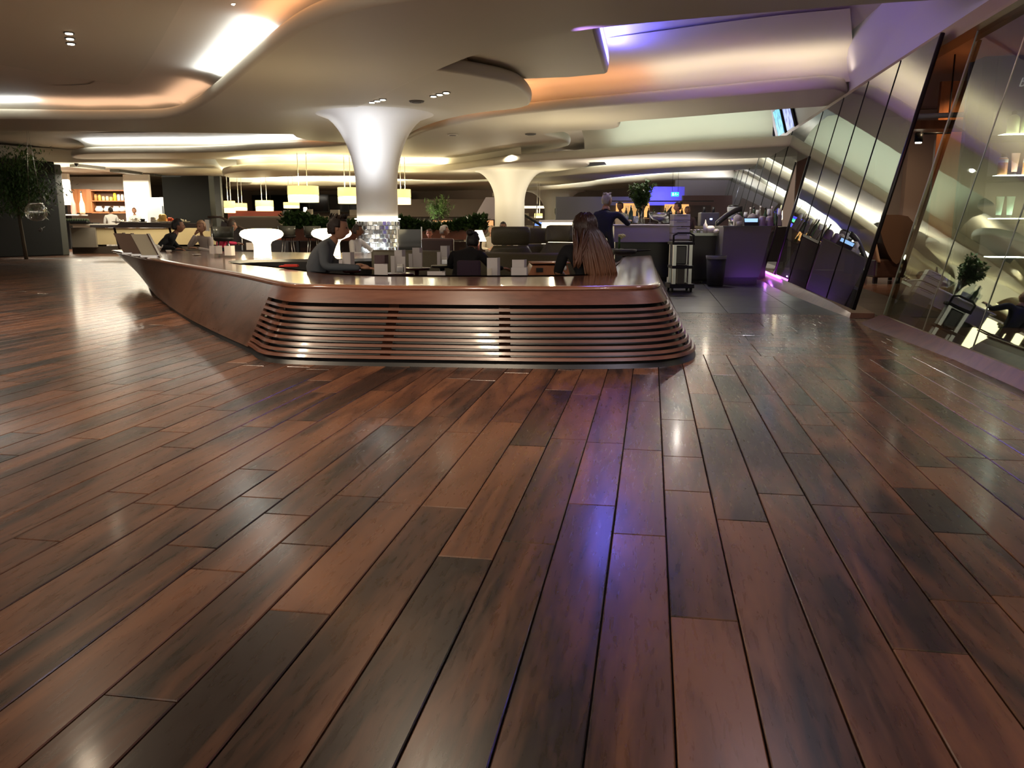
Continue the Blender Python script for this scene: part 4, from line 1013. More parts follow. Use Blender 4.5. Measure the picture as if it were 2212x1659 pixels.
# orange wood tray-top box beside the woman
p = WF(1183, 10.0); t = thing('wooden_caddy_box', 'orange wooden box seat with a cut out beside the long haired woman', 'box', p, YAW+.1)
bm = bm_(); loft(bm, [[(-.26, -.2, 0), (.24, -.2, 0), (.24, .2, 0), (-.26, .2, 0)], [(-.25, -.2, .56), (.24, -.2, .56), (.24, .2, .56), (-.25, .2, .56)], [(-.20, -.16, .66), (.22, -.16, .66), (.22, .18, .68), (-.20, .18, .68)]], smooth=False); obj('body', bm, ORW, t)
bm = bm_(); box(bm, (-.12, -.197, .61), (.08, .02, .05)); obj('cut_out', bm, BLACK, t)
bm = bm_(); box(bm, (.02, 0, .69), (.46, .36, .015)); obj('lid', bm, ORW, t)
for px, py, d, lab in ((1212, 577, 9.4, 'small white salt shaker left of the woman'), (1221, 584, 9.2, 'small white pepper shaker touching the woman')):
    p = W(px, py, d); t = thing('shaker', lab, 'shaker', p); bm = bm_(); lathe(bm, [(.014, 0), (.016, .03), (.01, .045), (.0, .05)]); obj('body', bm, WHITE, t)
    bm = bm_(); lathe(bm, [(.010, .044), (.006, .053)]); obj('cap', bm, CHROME, t)
# red napkin on the ledge by the grey man's elbow
p = Z(625, 579, .63); t = thing('red_napkin', 'small red folded napkin on the cushion edge by the man in grey', 'napkin', (p.x, p.y, .64), YAW)
bm = bm_(); box(bm, (0, 0, .012), (.22, .10, .016), bev=.004); obj('cloth', bm, mat('red_cloth', (.7, .05, .03), .7), t)
bm = bm_(); box(bm, (.02, .01, .026), (.16, .07, .012), bev=.003); obj('fold', bm, mat('red_cloth', (.7, .05, .03), .7), t)
# phone held by grey man + dark glass
p = W(757, 576, 9.45); t = thing('wine_glass', 'small glass of red wine near the hand of the man in grey', 'glass', (p.x, p.y, .60))
bm = bm_(); lathe(bm, [(.03, 0), (.005, .006), (.005, .07), (.03, .09), (.038, .12), (.033, .16)], caps=False); obj('bowl', bm, THINGLASS, t)
bm = bm_(); lathe(bm, [(.003, .078), (.028, .092), (.034, .115), (.0, .116)]); obj('wine', bm, mat('red_wine', (.12, .01, .01), .1), t)
# tea set in front of man in black
for k, (px, py) in enumerate(((327, 545), (338, 544), (364, 546), (425, 552))):
    p = Z(px, py, .625); kind = ['cup', 'teapot', 'sugar_bowl', 'saucer'][k]
    t = thing(kind, ['small white cup left of the teapot on the far ledge', 'round white teapot in front of the man in black', 'low white sugar bowl in front of the man in black', 'white saucer lying on the shiny ledge before the blond woman'][k], kind.replace('_', ' '), p)
    if k == 1:
        bm = bm_(); lathe(bm, [(.05, 0), (.085, .04), (.085, .09), (.05, .13), (.0, .14)]); obj('pot', bm, WHITE, t)
        bm = bm_(); tube(bm, [(.08, 0, .06), (.12, 0, .09), (.14, 0, .13)], [.018, .013, .009]); obj('spout', bm, WHITE, t)
        bm = bm_(); tube(bm, [(-.08, 0, .11), (-.13, 0, .1), (-.13, 0, .05), (-.08, 0, .03)], .008); obj('handle', bm, WHITE, t)
    elif k == 3: bm = bm_(); lathe(bm, [(.03, 0), (.06, .012), (.075, .018), (.07, .02), (.0, .012)]); obj('dish', bm, WHITE, t); bm = bm_(); tube(bm, [(-.05, 0, .022), (.06, .02, .024)], .004); obj('spoon', bm, CHROME, t)
    else:
        bm = bm_(); lathe(bm, [(.03, 0), (.042, .03), (.045, .07 if k == 0 else .05)]); obj('body', bm, WHITE, t)
        bm = bm_(); tube(bm, [(.042, 0, .05), (.065, 0, .045), (.06, 0, .02), (.04, 0, .02)], .005); obj('handle', bm, WHITE, t)

# ---------------------------------------------------------------- armchairs
def eggchair(px, d, rz, label, s=1.0, group=None):
    t = thing('lounge_armchair', label, 'armchair', WF(px, d), rz, group); t.scale = (s, s, s)
    def shell(z, w, y0, th, curve):   # closed section bulging around the sitter
        n = 9; o = [(w*math.sin(-1.35+2.7*k/(n-1)), y0-curve*math.cos(-1.35+2.7*k/(n-1)), z) for k in range(n)]
        i = [(x*.84, y+th, z) for x, y, z in reversed(o)]; return o+i
    bm = bm_(); loft(bm, [shell(.30, .34, .0, .07, .10), shell(.45, .42, -.06, .09, .14), shell(.62, .42, -.12, .09, .14), shell(.74, .34, -.16, .09, .12), shell(.80, .30, -.18, .08, .10)]); obj('backrest', bm, OLIVE, t)
    bm = bm_(); loft(bm, [shell(.81, .30, -.18, .08, .10), shell(.85, .34, -.20, .12, .10), shell(1.02, .35, -.24, .13, .10), shell(1.10, .33, -.25, .11, .09), shell(1.12, .28, -.25, .06, .08)]); obj('headrest', bm, OLIVE, t)
    bm = bm_(); box(bm, (0, .12, .37), (.56, .56, .14), bev=.05); obj('seat', bm, OLIVE, t)
    bm = bm_(); tube(bm, [(-.36, .3, .5), (-.40, .05, .56), (-.38, -.12, .6)], .03); obj('armrest', bm, CHROME, t)
    bm = bm_(); tube(bm, [(.36, .3, .5), (.40, .05, .56), (.38, -.12, .6)], .03); obj('armrest', bm, CHROME, t)
    bm = bm_(); cyl(bm, (0, .05, .03), .035, .3); lathe(bm, [(.26, 0), (.25, .02), (.05, .035)], c=(0, .05, 0)); obj('pedestal', bm, CHROME, t)
    return t
eggchair(1102, 14.2, YAW+.05, 'nearest high backed olive armchair seen squarely from behind', .98)
eggchair(1145, 16.2, YAW+.25, 'olive armchair just right of the nearest one, its side lit', .95)
eggchair(1196, 15.4, YAW+PI/2+.9, 'olive armchair with wide headrest turned toward the viewer left of the woman', 1.0)
# glowing low counter behind them
p = WF(1216, 19.0); t = thing('light_box', 'glowing cream light box counter behind the armchairs', 'counter', p, YAW)
bm = bm_(); box(bm, (0, 0, .62), (.95, .4, 1.1), bev=.02); obj('lit_body', bm, mat('lit_panel', (.9, .85, .7), .5, emit=(1, .82, .5), es=2.2), t)
bm = bm_(); box(bm, (0, 0, 1.2), (1.05, .46, .05)); obj('top', bm, WHITE, t)
p = WF(1147, 17.4); t = thing('light_box', 'small glowing cream panel low between the olive armchairs', 'light', p, YAW)
bm = bm_(); box(bm, (0, 0, .5), (.42, .2, .34), bev=.02); obj('lit_body', bm, mat('lit_panel', (.9, .85, .7), .5, emit=(1, .82, .5), es=2.2), t)
bm = bm_(); box(bm, (0, 0, .31), (.5, .24, .04)); obj('shelf', bm, BLACK, t)
for sx in (-.2, .2): bm = bm_(); box(bm, (sx, 0, .15), (.04, .2, .30)); obj('leg', bm, BLACK, t)
# conical table lamp below the hedge
p = W(917, 516, 17.8); 
p = W(1034, 516, 18.6); t = thing('table_lamp', 'small lit lamp with conical white shade in front of the planter', 'lamp', (p.x, p.y, .0))
bm = bm_(); cyl(bm, (0, 0, .4), .02, .42); lathe(bm, [(.15, 0), (.15, .38), (.12, .42)]); obj('stand', bm, MAROON, t)
bm = bm_(); lathe(bm, [(.17, .76), (.08, 1.0)], caps=False); obj('lamp_shade', bm, GLOW, t)
# bar stools in front of left counter (dark with clear backs)
def stool(px, d, rz, label, h=.78, s=1):
    t = thing('bar_stool', label, 'stool', WF(px, d), rz, None); t.scale = (s, s, s)
    for k in range(4):
        a = PI/4+k*PI/2; bm = bm_(); tube(bm, [(.14*math.cos(a), .14*math.sin(a), h), (.25*math.cos(a), .25*math.sin(a), 0)], .013, 6); obj('leg', bm, CHROME, t)
    bm = bm_(); lathe(bm, [(.19, .27), (.195, .275), (.19, .28)], seg=16); obj('foot_ring', bm, CHROME, t)
    bm = bm_(); lathe(bm, [(.0, h-.02), (.17, h-.02), (.22, h+.02), (.22, h+.05), (.17, h+.07), (0, h+.06)], seg=20); obj('seat', bm, BLEATH, t)
    bm = bm_(); n = 8; o = [(.23*math.cos(PI+.3+k/(n-1)*(PI-.6)), .23*math.sin(PI+.3+k/(n-1)*(PI-.6))) for k in range(n)]
    loft(bm, [[(x, y, h+.06) for x, y in o]+[(x*.88, y*.88, h+.06) for x, y in o[::-1]], [(x*1.1, y*1.1, h+.3) for x, y in o]+[(x, y, h+.3) for x, y in o[::-1]]]); obj('backrest', bm, mat('smoke_acrylic', (.12, .12, .1), .2), t)
    return t
stool(480, 18.6, YAW+PI+.3, 'smoky backed high stool under the sloping handrail')
stool(500, 21.5, YAW+PI, 'smoky backed high stool behind the lone mushroom lamp')
stool(620, 22.5, YAW, 'high stool in shadow beneath the hedge planter, left')
stool(675, 22.5, YAW, 'high stool in shadow beneath the hedge planter, right')

# ================================================================ BAR
bx = WF(1330, 16.4); 
bar = thing('main_bar', 'long bar counter with pale taupe fascia over a dark base', 'bar counter', WF(1400, 16.4), YAW)
w2 = 200*PX(16.4)
bm = bm_(); loft(bm, [[(-.66+.0, 0, .79), (.56, 0, .79), (.70, .25, .79), (.70, 4.2, .79), (-.75, 4.2, .79)], [(-.66, 0, 1.10), (.56, 0, 1.10), (.70, .25, 1.10), (.70, 4.2, 1.10), (-.75, 4.2, 1.10)]], smooth=False); obj('fascia', bm, TAUPE, bar)
bm = bm_(); box(bm, (-.05, 2.3, .44), (1.1, 4, .70)); obj('base', bm, mat('bar_base', (.035, .036, .034), .3, bump=.03), bar)
bm = bm_(); box(bm, (-.05, 2.3, .05), (1.04, 3.9, .10)); obj('kickboard', bm, BLACK, bar)
bm = bm_(); box(bm, (-.02, 2.1, 1.115), (1.46, 4.25, .03), bev=.008); obj('worktop', bm, WHITE, bar)
# drawers stack, white
d0 = WF(1473, 15.93); t = thing('drawer_stack', 'pale stack of three drawer boxes on the right end of the bar', 'drawers', (d0.x, d0.y, .0), YAW)
bm = bm_(); box(bm, (0, .2, .43), (.30, .40, .86)); obj('plinth', bm, GREYP, t)
for k, z in enumerate((.905, 1.025, 1.15, 1.265)):
    bm = bm_(); box(bm, (0, .2, z), (.31, .42, .105), bev=.006); f = obj('drawer', bm, mat('pale_drawer', (.5, .5, .47), .4), t)
    bm = bm_(); box(bm, (0, -.015, z+.03), (.2, .012, .012)); obj('handle', bm, GREYP, f)
# vase with big foliage
def branch_plant(t, base, h, spread, n, leafn, lm, leaf=(.10, .035), seedv=1, stem=.012, z0=0, droop=.2):
    rr = random.Random(seedv); bs = bm_(); bl = bm_()
    for k in range(n):
        a = rr.uniform(0, 2*PI); s = rr.uniform(.25, 1)*spread; hh = h*rr.uniform(.7, 1.05)
        P = [Vector((base[0], base[1], base[2]))+Vector((math.cos(a)*s*u**1.6, math.sin(a)*s*u**1.6, z0*0+hh*u-droop*s*u*u)) for u in (0, .35, .6, .8, 1)]
        tube(bs, P, [stem, stem*.8, stem*.6, stem*.4, stem*.2], 5)
        for j in range(leafn):
            u = rr.uniform(.42, 1.0); i = min(3, int(u*4)); p = P[i].lerp(P[i+1], u*4-i)
            d = Vector((rr.uniform(-1, 1), rr.uniform(-1, 1), rr.uniform(-.5, .9))).normalized(); L_ = leaf[0]*rr.uniform(.7, 1.3); sd = d.cross(Vector((0, 0, 1))); sd = (sd if sd.length > .1 else Vector((1, 0, 0))).normalized()*leaf[1]
            v = [bl.verts.new(p), bl.verts.new(p+d*L_*.45+sd), bl.verts.new(p+d*L_), bl.verts.new(p+d*L_*.45-sd)]
            bl.faces.new(v)
    obj('stem', bs, BARK, t); obj('foliage', bl, lm, t, kind='stuff')
p = W(1385, 484, 16.9); t = thing('foliage_vase', 'tall glass vase of dense dark foliage standing on the bar', 'vase', (p.x, p.y, 1.13))
bm = bm_(); lathe(bm, [(.07, 0), (.075, .02), (.06, .14), (.05, .26), (.062, .30)], caps=False); obj('vase', bm, THINGLASS, t)
branch_plant(t, (0, 0, .02), .80, .30, 34, 42, LEAF, (.075, .026), 5, .008)
def glassware(kind, px, py, d, label, grp, s=1.0, m=None):
    p = W(px, py, d)
    t = thing(kind, label, kind.replace('_', ' '), p, 0, grp); t.scale = (s, s, s)
    if 'bottle' in kind:
        bm = bm_(); lathe(bm, [(.035, 0), (.038, .01), (.038, .17), (.015, .22), (.013, .28)]); obj('body', bm, m or BOTTLEG, t)
        bm = bm_(); lathe(bm, [(.015, .27), (.015, .30)]); obj('cap', bm, CHROME, t)
    elif kind == 'carafe':
        bm = bm_(); lathe(bm, [(.06, 0), (.075, .04), (.075, .16), (.03, .24), (.04, .30)], caps=False); obj('body', bm, THINGLASS, t)
        bm = bm_(); lathe(bm, [(.05, .005), (.07, .04), (.07, .12), (0, .12)]); obj('water', bm, mat('water_ice', (.55, .6, .62), .1), t)
    else:
        bm = bm_(); lathe(bm, [(.03, 0), (.006, .008), (.005, .08), (.035, .12), (.036, .19)], caps=False); obj('bowl', bm, THINGLASS, t)
        bm = bm_(); lathe(bm, [(.03, 0), (.03, .004)]); obj('foot', bm, CHROME, t)
for k, (px, kind) in enumerate(((1362, 'dark_bottle'), (1370, 'carafe'), (1354, 'carafe'), (1404, 'wine_glass'), (1412, 'wine_glass'), (1440, 'carafe'), (1452, 'wine_glass'), (1348, 'wine_glass'))):
    glassware(kind, px, 482, 16.7+.1*(k % 3), ['dark bottle left of the foliage vase on the bar', 'water carafe touching the foliage vase', 'water carafe at the left of the bar top', 'stemmed glass right behind the foliage vase', 'second stemmed glass right of the foliage vase', 'carafe beside the silver fish dish', 'stemmed glass next to the drawer stack', 'stemmed glass at the left end of the bar'][k], 'glassware on the bar', 1.15)
# oval silver bowl on foot
p = W(1425, 484, 16.8); t = thing('footed_bowl', 'wide grey footed champagne bowl on the bar', 'bowl', (p.x, p.y, 1.13), YAW)
bm = bm_(); lathe(bm, [(.07, 0), (.02, .02), (.03, .06), (.15, .10), (.21, .17), (.22, .23), (.2, .23), (.14, .12), (0, .09)]); obj('bowl', bm, STEEL, t)
bm = bm_(); tube(bm, [(.14, 0, .2), (.2, 0, .3), (.23, 0, .36)], [.035, .02, .012]); obj('bottle_neck', bm, BLACK, t)
p = W(1450, 484, 16.6); t = thing('drape_cloth', 'dark cloth hanging off the bar beside the drawers', 'cloth', (p.x, p.y, 1.13), YAW)
bm = bm_(); loft(bm, [[(.05*math.cos(a), .04*math.sin(a), z) for a in [k*PI/4 for k in range(8)]] for z in (0, .1)] + [[(-.02+.04*math.cos(a), .04*math.sin(a), z) for a in [k*PI/4 for k in range(8)]] for z in (.16, .2)]); obj('cloth_body', bm, BLACK, t)
bm = bm_(); sph(bm, (-.02, 0, .21), .035); obj('fold', bm, BLACK, t)
# plate of lemon/green on bar end and stools
def barstool(px, d, label):
    t = thing('bar_chair', label, 'stool', WF(px, d), YAW)
    bm = bm_(); lathe(bm, [(.02, .58), (.12, .60), (.21, .64), (.22, .70), (.19, .70), (.0, .66)]); obj('seat', bm, BLEATH, t)
    bm = bm_(); cyl(bm, (0, 0, .02), .03, .58); obj('post', bm, CHROME, t)
    bm = bm_(); lathe(bm, [(.22, 0), (.21, .02), (.03, .04)]); obj('base', bm, CHROME, t)
    bm = bm_(); loft(bm, [[(.16, -.03, .66), (.16, .03, .66), (.16, .03, .69), (.16, -.03, .69)], [(.46, -.02, .68), (.46, .02, .68), (.46, .02, .70), (.46, -.02, .70)]]); obj('arm', bm, BLACK, t)
barstool(1350, 14.6, 'black bar stool with a spoon shaped seat, right of the long haired woman')
barstool(1322, 15.2, 'black bar stool half hidden behind the long hair')
p = W(1338, 512, 15.3); t = thing('flower_bunch', 'small bunch of pale yellow flowers by the navy shirted man', 'flowers', p)
for k in range(7): bm = bm_(); sph(bm, (R.uniform(-.09, .09), R.uniform(-.05, .05), R.uniform(-.03, .04)), .028, u=8, v=6); obj('petal', bm, mat('pale_yellow', (.55, .52, .18), .6), t)
bm = bm_(); tube(bm, [(0, 0, 0), (0, 0, -.22)], .02); obj('stem', bm, LEAF, t)

# service trolley
t = thing('service_trolley', 'black and silver bar trolley on castors beside the bar', 'trolley', WF(1473, 14.3), YAW)
for sx in (-.14, .13):
    for sy in (-.18, .18): bm = bm_(); box(bm, (sx, sy, .47), (.055 if sy < 0 else .04, .04, .72)); obj('post', bm, STEEL, t)
for z, h, w in ((.82, .05, .38), (.42, .05, .36), (.10, .07, .42)): bm = bm_(); box(bm, (0, 0, z), (w, .44, h), bev=.008); obj('tray', bm, RUBBER, t)
bm = bm_(); tube(bm, [(-.17, -.2, .84), (-.17, -.2, .95), (-.10, -.2, .99), (.10, -.2, .99), (.17, -.2, .95), (.17, -.2, .84)], .018); obj('handle', bm, RUBBER, t)
bm = bm_(); box(bm, (-.02, .03, .62), (.2, .3, .32), bev=.02); obj('bucket', bm, mat('smoked_plastic', (.055, .05, .06), .3), t)
bm = bm_(); box(bm, (-.02, .03, .79), (.22, .32, .02)); obj('bucket_lid', bm, STEEL, t)
bm = bm_(); box(bm, (.0, .05, .25), (.12, .3, .28)); obj('lower_box', bm, GREYP, t)
for sx in (-.16, .16):
    for sy in (-.17, .17):
        bm = bm_(); r_ = bmesh.ops.create_cone(bm, cap_ends=True, segments=16, radius1=.045, radius2=.045, depth=.03); bmesh.ops.transform(bm, matrix=Matrix.Translation((sx, sy, .046)) @ Matrix.Rotation(PI/2, 4, 'Y'), verts=r_['verts']); obj('castor', bm, RUBBER, t)
# back section: fridge with glass and bottles
fr0 = WF(1527, 16.6); t = thing('bottle_fridge', 'glass fronted bottle fridge between trolley and grey end panel', 'fridge', fr0, YAW)
bm = bm_(); box(bm, (0, .35, .45), (.52, .5, .74)); obj('carcass', bm, BLACK, t)
for k in range(6): bm = bm_(); lathe(bm, [(.03, .12), (.033, .13), (.033, .36), (.012, .44), (.012, .5)], c=(-.2+.08*k, .06, 0)); obj('bottle', bm, BOTTLEG, t)
for k in range(6): bm = bm_(); box(bm, (-.23+.088*k, 0, .45), (.018, .02, .66)); obj('door_bar', bm, STEEL, t)
bm = bm_(); box(bm, (0, .2, .84), (.56, .46, .04)); obj('top', bm, mat('wet_steel', (.25, .26, .24), .2, .8), t)
bm = bm_(); box(bm, (0, -.02, .06), (.55, .04, .10)); obj('kick', bm, BLACK, t)
# jars of garnish on the fridge
for k in range(9):
    p = WF(1494+k*8, 16.65+.1*(k % 3), .86); t = thing('garnish_jar', ['squat green garnish jar on the bottle fridge', 'clear garnish jar on the bottle fridge'][k % 2] + [', far left', ', left of centre', ', centre left', ', centre', ', centre right', ', right of centre', ', toward the bin', ', above the bin', ', touching the grey panel'][k], 'jar', p, 0, 'garnish jars on the fridge')
    bm = bm_(); lathe(bm, [(.035, 0), (.04, .01), (.04, .13), (.03, .15)]); obj('body', bm, mat('green_jar', (.10, .12, .07), .15) if k % 2 == 0 else mat('clear_jar', (.32, .34, .32), .1), t)
    bm = bm_(); lathe(bm, [(.035, .145), (.035, .17)]); obj('lid', bm, CHROME, t)
# bin
t = thing('waste_bin', 'black tapered waste bin with a liner rim in front of the grey panel', 'bin', WF(1551, 15.5), YAW)
bm = bm_(); lathe(bm, [(.13, 0), (.15, .02), (.18, .52), (.17, .52), (.14, .03)]); obj('body', bm, RUBBER, t)
bm = bm_(); lathe(bm, [(.185, .50), (.195, .56), (.175, .56)], caps=False); obj('liner', bm, mat('liner', (.18, .19, .19), .4), t)
# grey end unit with slanted side
g0 = WF(1610, 15.8); t = thing('end_unit', 'large grey bar end panel glowing violet at its foot', 'counter', g0, YAW)
k_ = PX(15.8)
bm = bm_(); A = [(-48*k_, 0, .14), (36*k_, 0, .14), (36*k_, .8, .14), (-48*k_, .8, .14)]; B = [(-46*k_, 0, 1.08), (58*k_, 0, 1.08), (58*k_, .8, 1.08), (-46*k_, .8, 1.08)]
loft(bm, [A, B], smooth=False); obj('body', bm, GREYP, t)
bm = bm_(); box(bm, (-8*k_, .42, .07), (84*k_, .7, .14)); obj('plinth', bm, mat('plinth_grey', (.06, .055, .055), .5), t)
bm = bm_(); box(bm, (6*k_, .4, 1.09), (108*k_, .84, .025)); obj('worktop', bm, mat('counter_dark', (.10, .10, .10), .3), t)
area((g0.x+.15, g0.y-.25, .1), .6, .08, .7, (.35, .1, 1), (PI-.5, 0, YAW), 'violet_footlight')
# till
p = W(1622, 491, 15.75); t = thing('till_screen', 'small black till with a glowing pale blue screen on the grey end panel', 'till', (p.x, p.y, 1.105), YAW)
bm = bm_(); loft(bm, [[(-.13, -.03, 0), (.13, -.03, 0), (.13, .12, 0), (-.13, .12, 0)], [(-.14, .02, .15), (.14, .02, .15), (.14, .10, .15), (-.14, .10, .15)]], smooth=False); obj('housing', bm, BLACK, t)
bm = bm_(); loft(bm, [[(-.12, .001-.01, .06), (.12, -.009, .06), (.12, .0, .06), (-.12, 0, .06)], [(-.125, .015-.008, .135), (.125, .007, .135), (.125, .02, .135), (-.125, .02, .135)]], smooth=False); obj('display', bm, mat('till_blue', (.1, .2, .3), .3, emit=(.30, .50, .85), es=1.1), t)
# white serviettes and towels right of till
for k, px in enumerate((1646, 1662)):
    p = WF(px, 15.8, 1.105); t = thing('napkin_stack', ['upright bundle of lilac white napkins right of the till', 'second bundle of lilac white napkins beside the mirror wall'][k], 'napkins', p, YAW+.2*k)
    for j in range(3): bm = bm_(); loft(bm, [[(-.06, -.05+.03*j, 0), (.06, -.05+.03*j, 0), (.06, -.03+.03*j, 0), (-.06, -.03+.03*j, 0)], [(-.055, -.05+.03*j, .15), (.055, -.05+.03*j, .15), (.05, -.03+.03*j, .16), (-.05, -.03+.03*j, .16)], [(-.02, -.04+.03*j, .18), (.02, -.04+.03*j, .18), (.02, -.03+.03*j, .18), (-.02, -.03+.03*j, .18)]]); obj('napkin', bm, mat('lilac_napkin', (.36, .31, .36), .8), t)
t = thing('folded_towel', 'rumpled pale towel draped behind the till', 'towel', WF(1612, 16.1, 1.105), YAW)
bm = bm_(); secs = []
for k in range(9): x = -.24+.06*k; h = .14+.05*math.sin(k*1.3)+(.03 if k < 5 else .05); secs.append([(x, -.03, 0), (x, .05, 0), (x, .03, h), (x, -.01, h)])
loft(bm, secs); obj('cloth', bm, mat('towel_grey', (.33, .31, .29), .9, bump=.5), t)
bm = bm_(); loft(bm, [[(x*.5-.05, -.06, 0) , (x*.5-.05, -.03, 0), (x*.5-.05, -.03, .08+.02*(i % 2)), (x*.5-.05, -.06, .08)] for i, x in enumerate((-.3, -.1, .1, .3))]); obj('hem', bm, mat('towel_grey', (.33, .31, .29), .9, bump=.5), t)
# dark curved machine + glasses and bottles behind till
t = thing('curved_hood', 'black curved hood sweeping up behind the till', 'machine', WF(1570, 16.5, 1.1), YAW)
bm = bm_(); loft(bm, [[(-.22+.5*u, -.04, .02+.26*math.sin(u*1.5)-.05*(1-u)), (-.22+.5*u, .04, .02+.26*math.sin(u*1.5)-.05*(1-u)), (-.22+.5*u, .04, .08+.30*math.sin(u*1.5)), (-.22+.5*u, -.04, .08+.30*math.sin(u*1.5))] for u in [k/8 for k in range(9)]]); obj('hood', bm, BLACK, t)
bm = bm_(); box(bm, (.22, 0, .12), (.08, .08, .24)); obj('stand', bm, BLACK, t)
for k in range(11):
    px = 1602+k*8.2+R.uniform(-2, 2); d = 17.0+.25*(k % 3); p = WF(px, d, 1.10); kind = ('spirit_bottle', 'upturned_glass')[k % 3 == 1]
    t = thing(kind, 'bottle or glass row item behind the towel'.replace('bottle or glass row item', ['dark spirit bottle', 'upturned tumbler', 'clear spirit bottle'][k % 3]) + [', first from the left', ', second from the left', ', third along the row', ', fourth along the row', ', fifth along the row', ', middle of the row', ', sixth along the row', ', seventh along the row', ', eighth along the row', ', near the mirror', ', touching the mirror wall'][k], kind.split('_')[1], p, 0, 'bottles and glasses behind the till')
    hh = R.uniform(.28, .40)
    if kind == 'spirit_bottle':
        bm = bm_(); lathe(bm, [(.04, 0), (.042, .01), (.042, hh*.62), (.016, hh*.8), (.014, hh)]); obj('body', bm, [BOTTLEG, GLASSCLR, mat('smoke_bottle', (.18, .17, .15), .1)][k % 3], t)
        bm = bm_(); lathe(bm, [(.017, hh*.96), (.017, hh*1.08)]); obj('pourer', bm, [BLACK, CHROME, WHITE][k % 3], t)
    else:
        bm = bm_(); box(bm, (0, 0, hh*.3), (.09, .09, hh*.6), bev=.01); obj('rack', bm, GREYP, t)
        bm = bm_(); lathe(bm, [(.04, hh*.6), (.045, hh*.62), (.035, hh*.95)]); obj('tumbler', bm, mat('frosted', (.4, .42, .42), .2), t)
t = thing('blender_jug', 'clear plastic jug with a dark lid behind the curved hood', 'jug', WF(1583, 17.2, 1.1), YAW)
bm = bm_(); lathe(bm, [(.08, 0), (.09, .14), (.08, .15)]); obj('motor_base', bm, CHROME, t)
bm = bm_(); lathe(bm, [(.10, .15), (.13, .36), (.12, .38)], caps=False); obj('jug', bm, mat('hazy_plastic', (.33, .37, .37), .15), t)
bm = bm_(); lathe(bm, [(.12, .375), (.10, .41), (.03, .43)]); obj('lid', bm, BLACK, t)
t = thing('coffee_machine', 'steel coffee machine with a tiny blue light at the back of the bar', 'machine', WF(1530, 18.2, 1.1), YAW)
bm = bm_(); box(bm, (0, 0, .14), (.40, .3, .28), bev=.02); obj('body', bm, mat('dark_steel', (.1, .1, .14), .3, .7), t)
bm = bm_(); box(bm, (.02, -.155, .14), (.05, .01, .03)); obj('status_light', bm, mat('blue_led', (.2, .3, 1), .3, emit=(.3, .45, 1), es=6), t)
for sx in (-.1, .1): bm = bm_(); cyl(bm, (sx, 0, .28), .03, .12); obj('hopper', bm, BLACK, t)
for k, (px, lab) in enumerate(((1524, 'bright white squeeze bottle on the lit back counter'), (1536, 'squat bright white tub on the lit back counter'), (1546, 'small white saucer stack on the lit back counter'))):
    t = thing(['squeeze_bottle', 'white_tub', 'saucer_stack'][k], lab, ['bottle', 'tub', 'crockery'][k], WF(px, 16.2, .97))
    bm = bm_(); lathe(bm, [[(.04, 0), (.04, .15), (.015, .19), (.012, .22)], [(.07, 0), (.08, .09), (.06, .12)], [(.07, 0), (.08, .02), (.08, .06)]][k]); obj('body', bm, WHITE, t)
    bm = bm_(); lathe(bm, [[(.014, .21), (.004, .25)], [(.062, .115), (.05, .135)], [(.05, .055), (.05, .075)]][k]); obj('top', bm, WHITE, t)
point((WF(1536, 16.1).x, WF(1536, 16.1).y, 1.35), 3, SOFT, .05)
p = WF(1515, 16.25, 0); t = thing('back_counter', 'narrow counter carrying the bright white bottles', 'counter', p, YAW)
bm = bm_(); box(bm, (.06, .1, .94), (.56, .28, .05)); obj('top', bm, mat('wet_steel', (.25, .26, .24), .2, .8), t)
bm = bm_(); box(bm, (.1, .15, .5), (.5, .15, .86)); obj('support', bm, BLACK, t)

t = thing('rear_counter', 'dark rear bar counter carrying the bottle row behind the grey end panel', 'counter', WF(1580, 17.8), YAW); k_ = PX(17.75)
bm = bm_(); box(bm, (0, 0, 1.07), (128*k_, 1.4, .05)); obj('worktop', bm, mat('wet_steel', (.25, .26, .24), .2, .8), t)
bm = bm_(); box(bm, (0, .05, .52), (122*k_, 1.3, 1.04)); obj('body', bm, BLACK, t)

# ================================================================ HEDGE PLANTERS AND DINING DECK
def hedge(pa, pb, d0, d1, ztop, hbox, hleaf, label, n, seedv):
    a, b = WF(pa, d0), WF(pb, d1); L_ = (b-a).length; ang = math.atan2(b.y-a.y, b.x-a.x)
    t = thing('hedge_planter', label, 'planter', (a.x, a.y, 0), ang)
    bm = bm_(); loft(bm, [[(0, -.2, ztop-hbox), (L_-.25, -.2, ztop-hbox), (L_-.25, .3, ztop-hbox), (0, .3, ztop-hbox)], [(0, -.25, ztop), (L_, -.25, ztop), (L_, .35, ztop), (0, .35, ztop)]], smooth=False); obj('trough', bm, mat('trough_timber', (.14, .05, .03), .4, coat=.3), t)
    for x in (.4, L_/2, L_-.6): bm = bm_(); box(bm, (x, .05, (ztop-hbox)/2), (.08, .08, ztop-hbox)); obj('post', bm, BLACK, t)
    rr = random.Random(seedv); bl = bm_()
    for k in range(n):
        x = rr.uniform(.05, L_-.05); y = rr.uniform(-.3, .35); h = hleaf*(.65+.35*math.sin(x*2.1+seedv)) ; z = ztop+rr.uniform(-.05, max(.08, h))
        d = Vector((rr.uniform(-1, 1), rr.uniform(-1, .4), rr.uniform(-.2, 1))).normalized(); l = rr.uniform(.10, .20); sd = d.cross(Vector((0, 0, 1))).normalized()*l*.3; p = Vector((x, y, z))
        bl.faces.new([bl.verts.new(v) for v in (p, p+d*l*.5+sd, p+d*l, p+d*l*.5-sd)])
    obj('foliage', bl, LEAF if seedv % 2 else mat('leaf_mid', (.035, .075, .018), .5, var=.8, scale=4), t, kind='stuff')
hedge(612, 850, 24.5, 24.0, 1.02, .36, .42, 'long hedge planter left of the big column', 4200, 1)
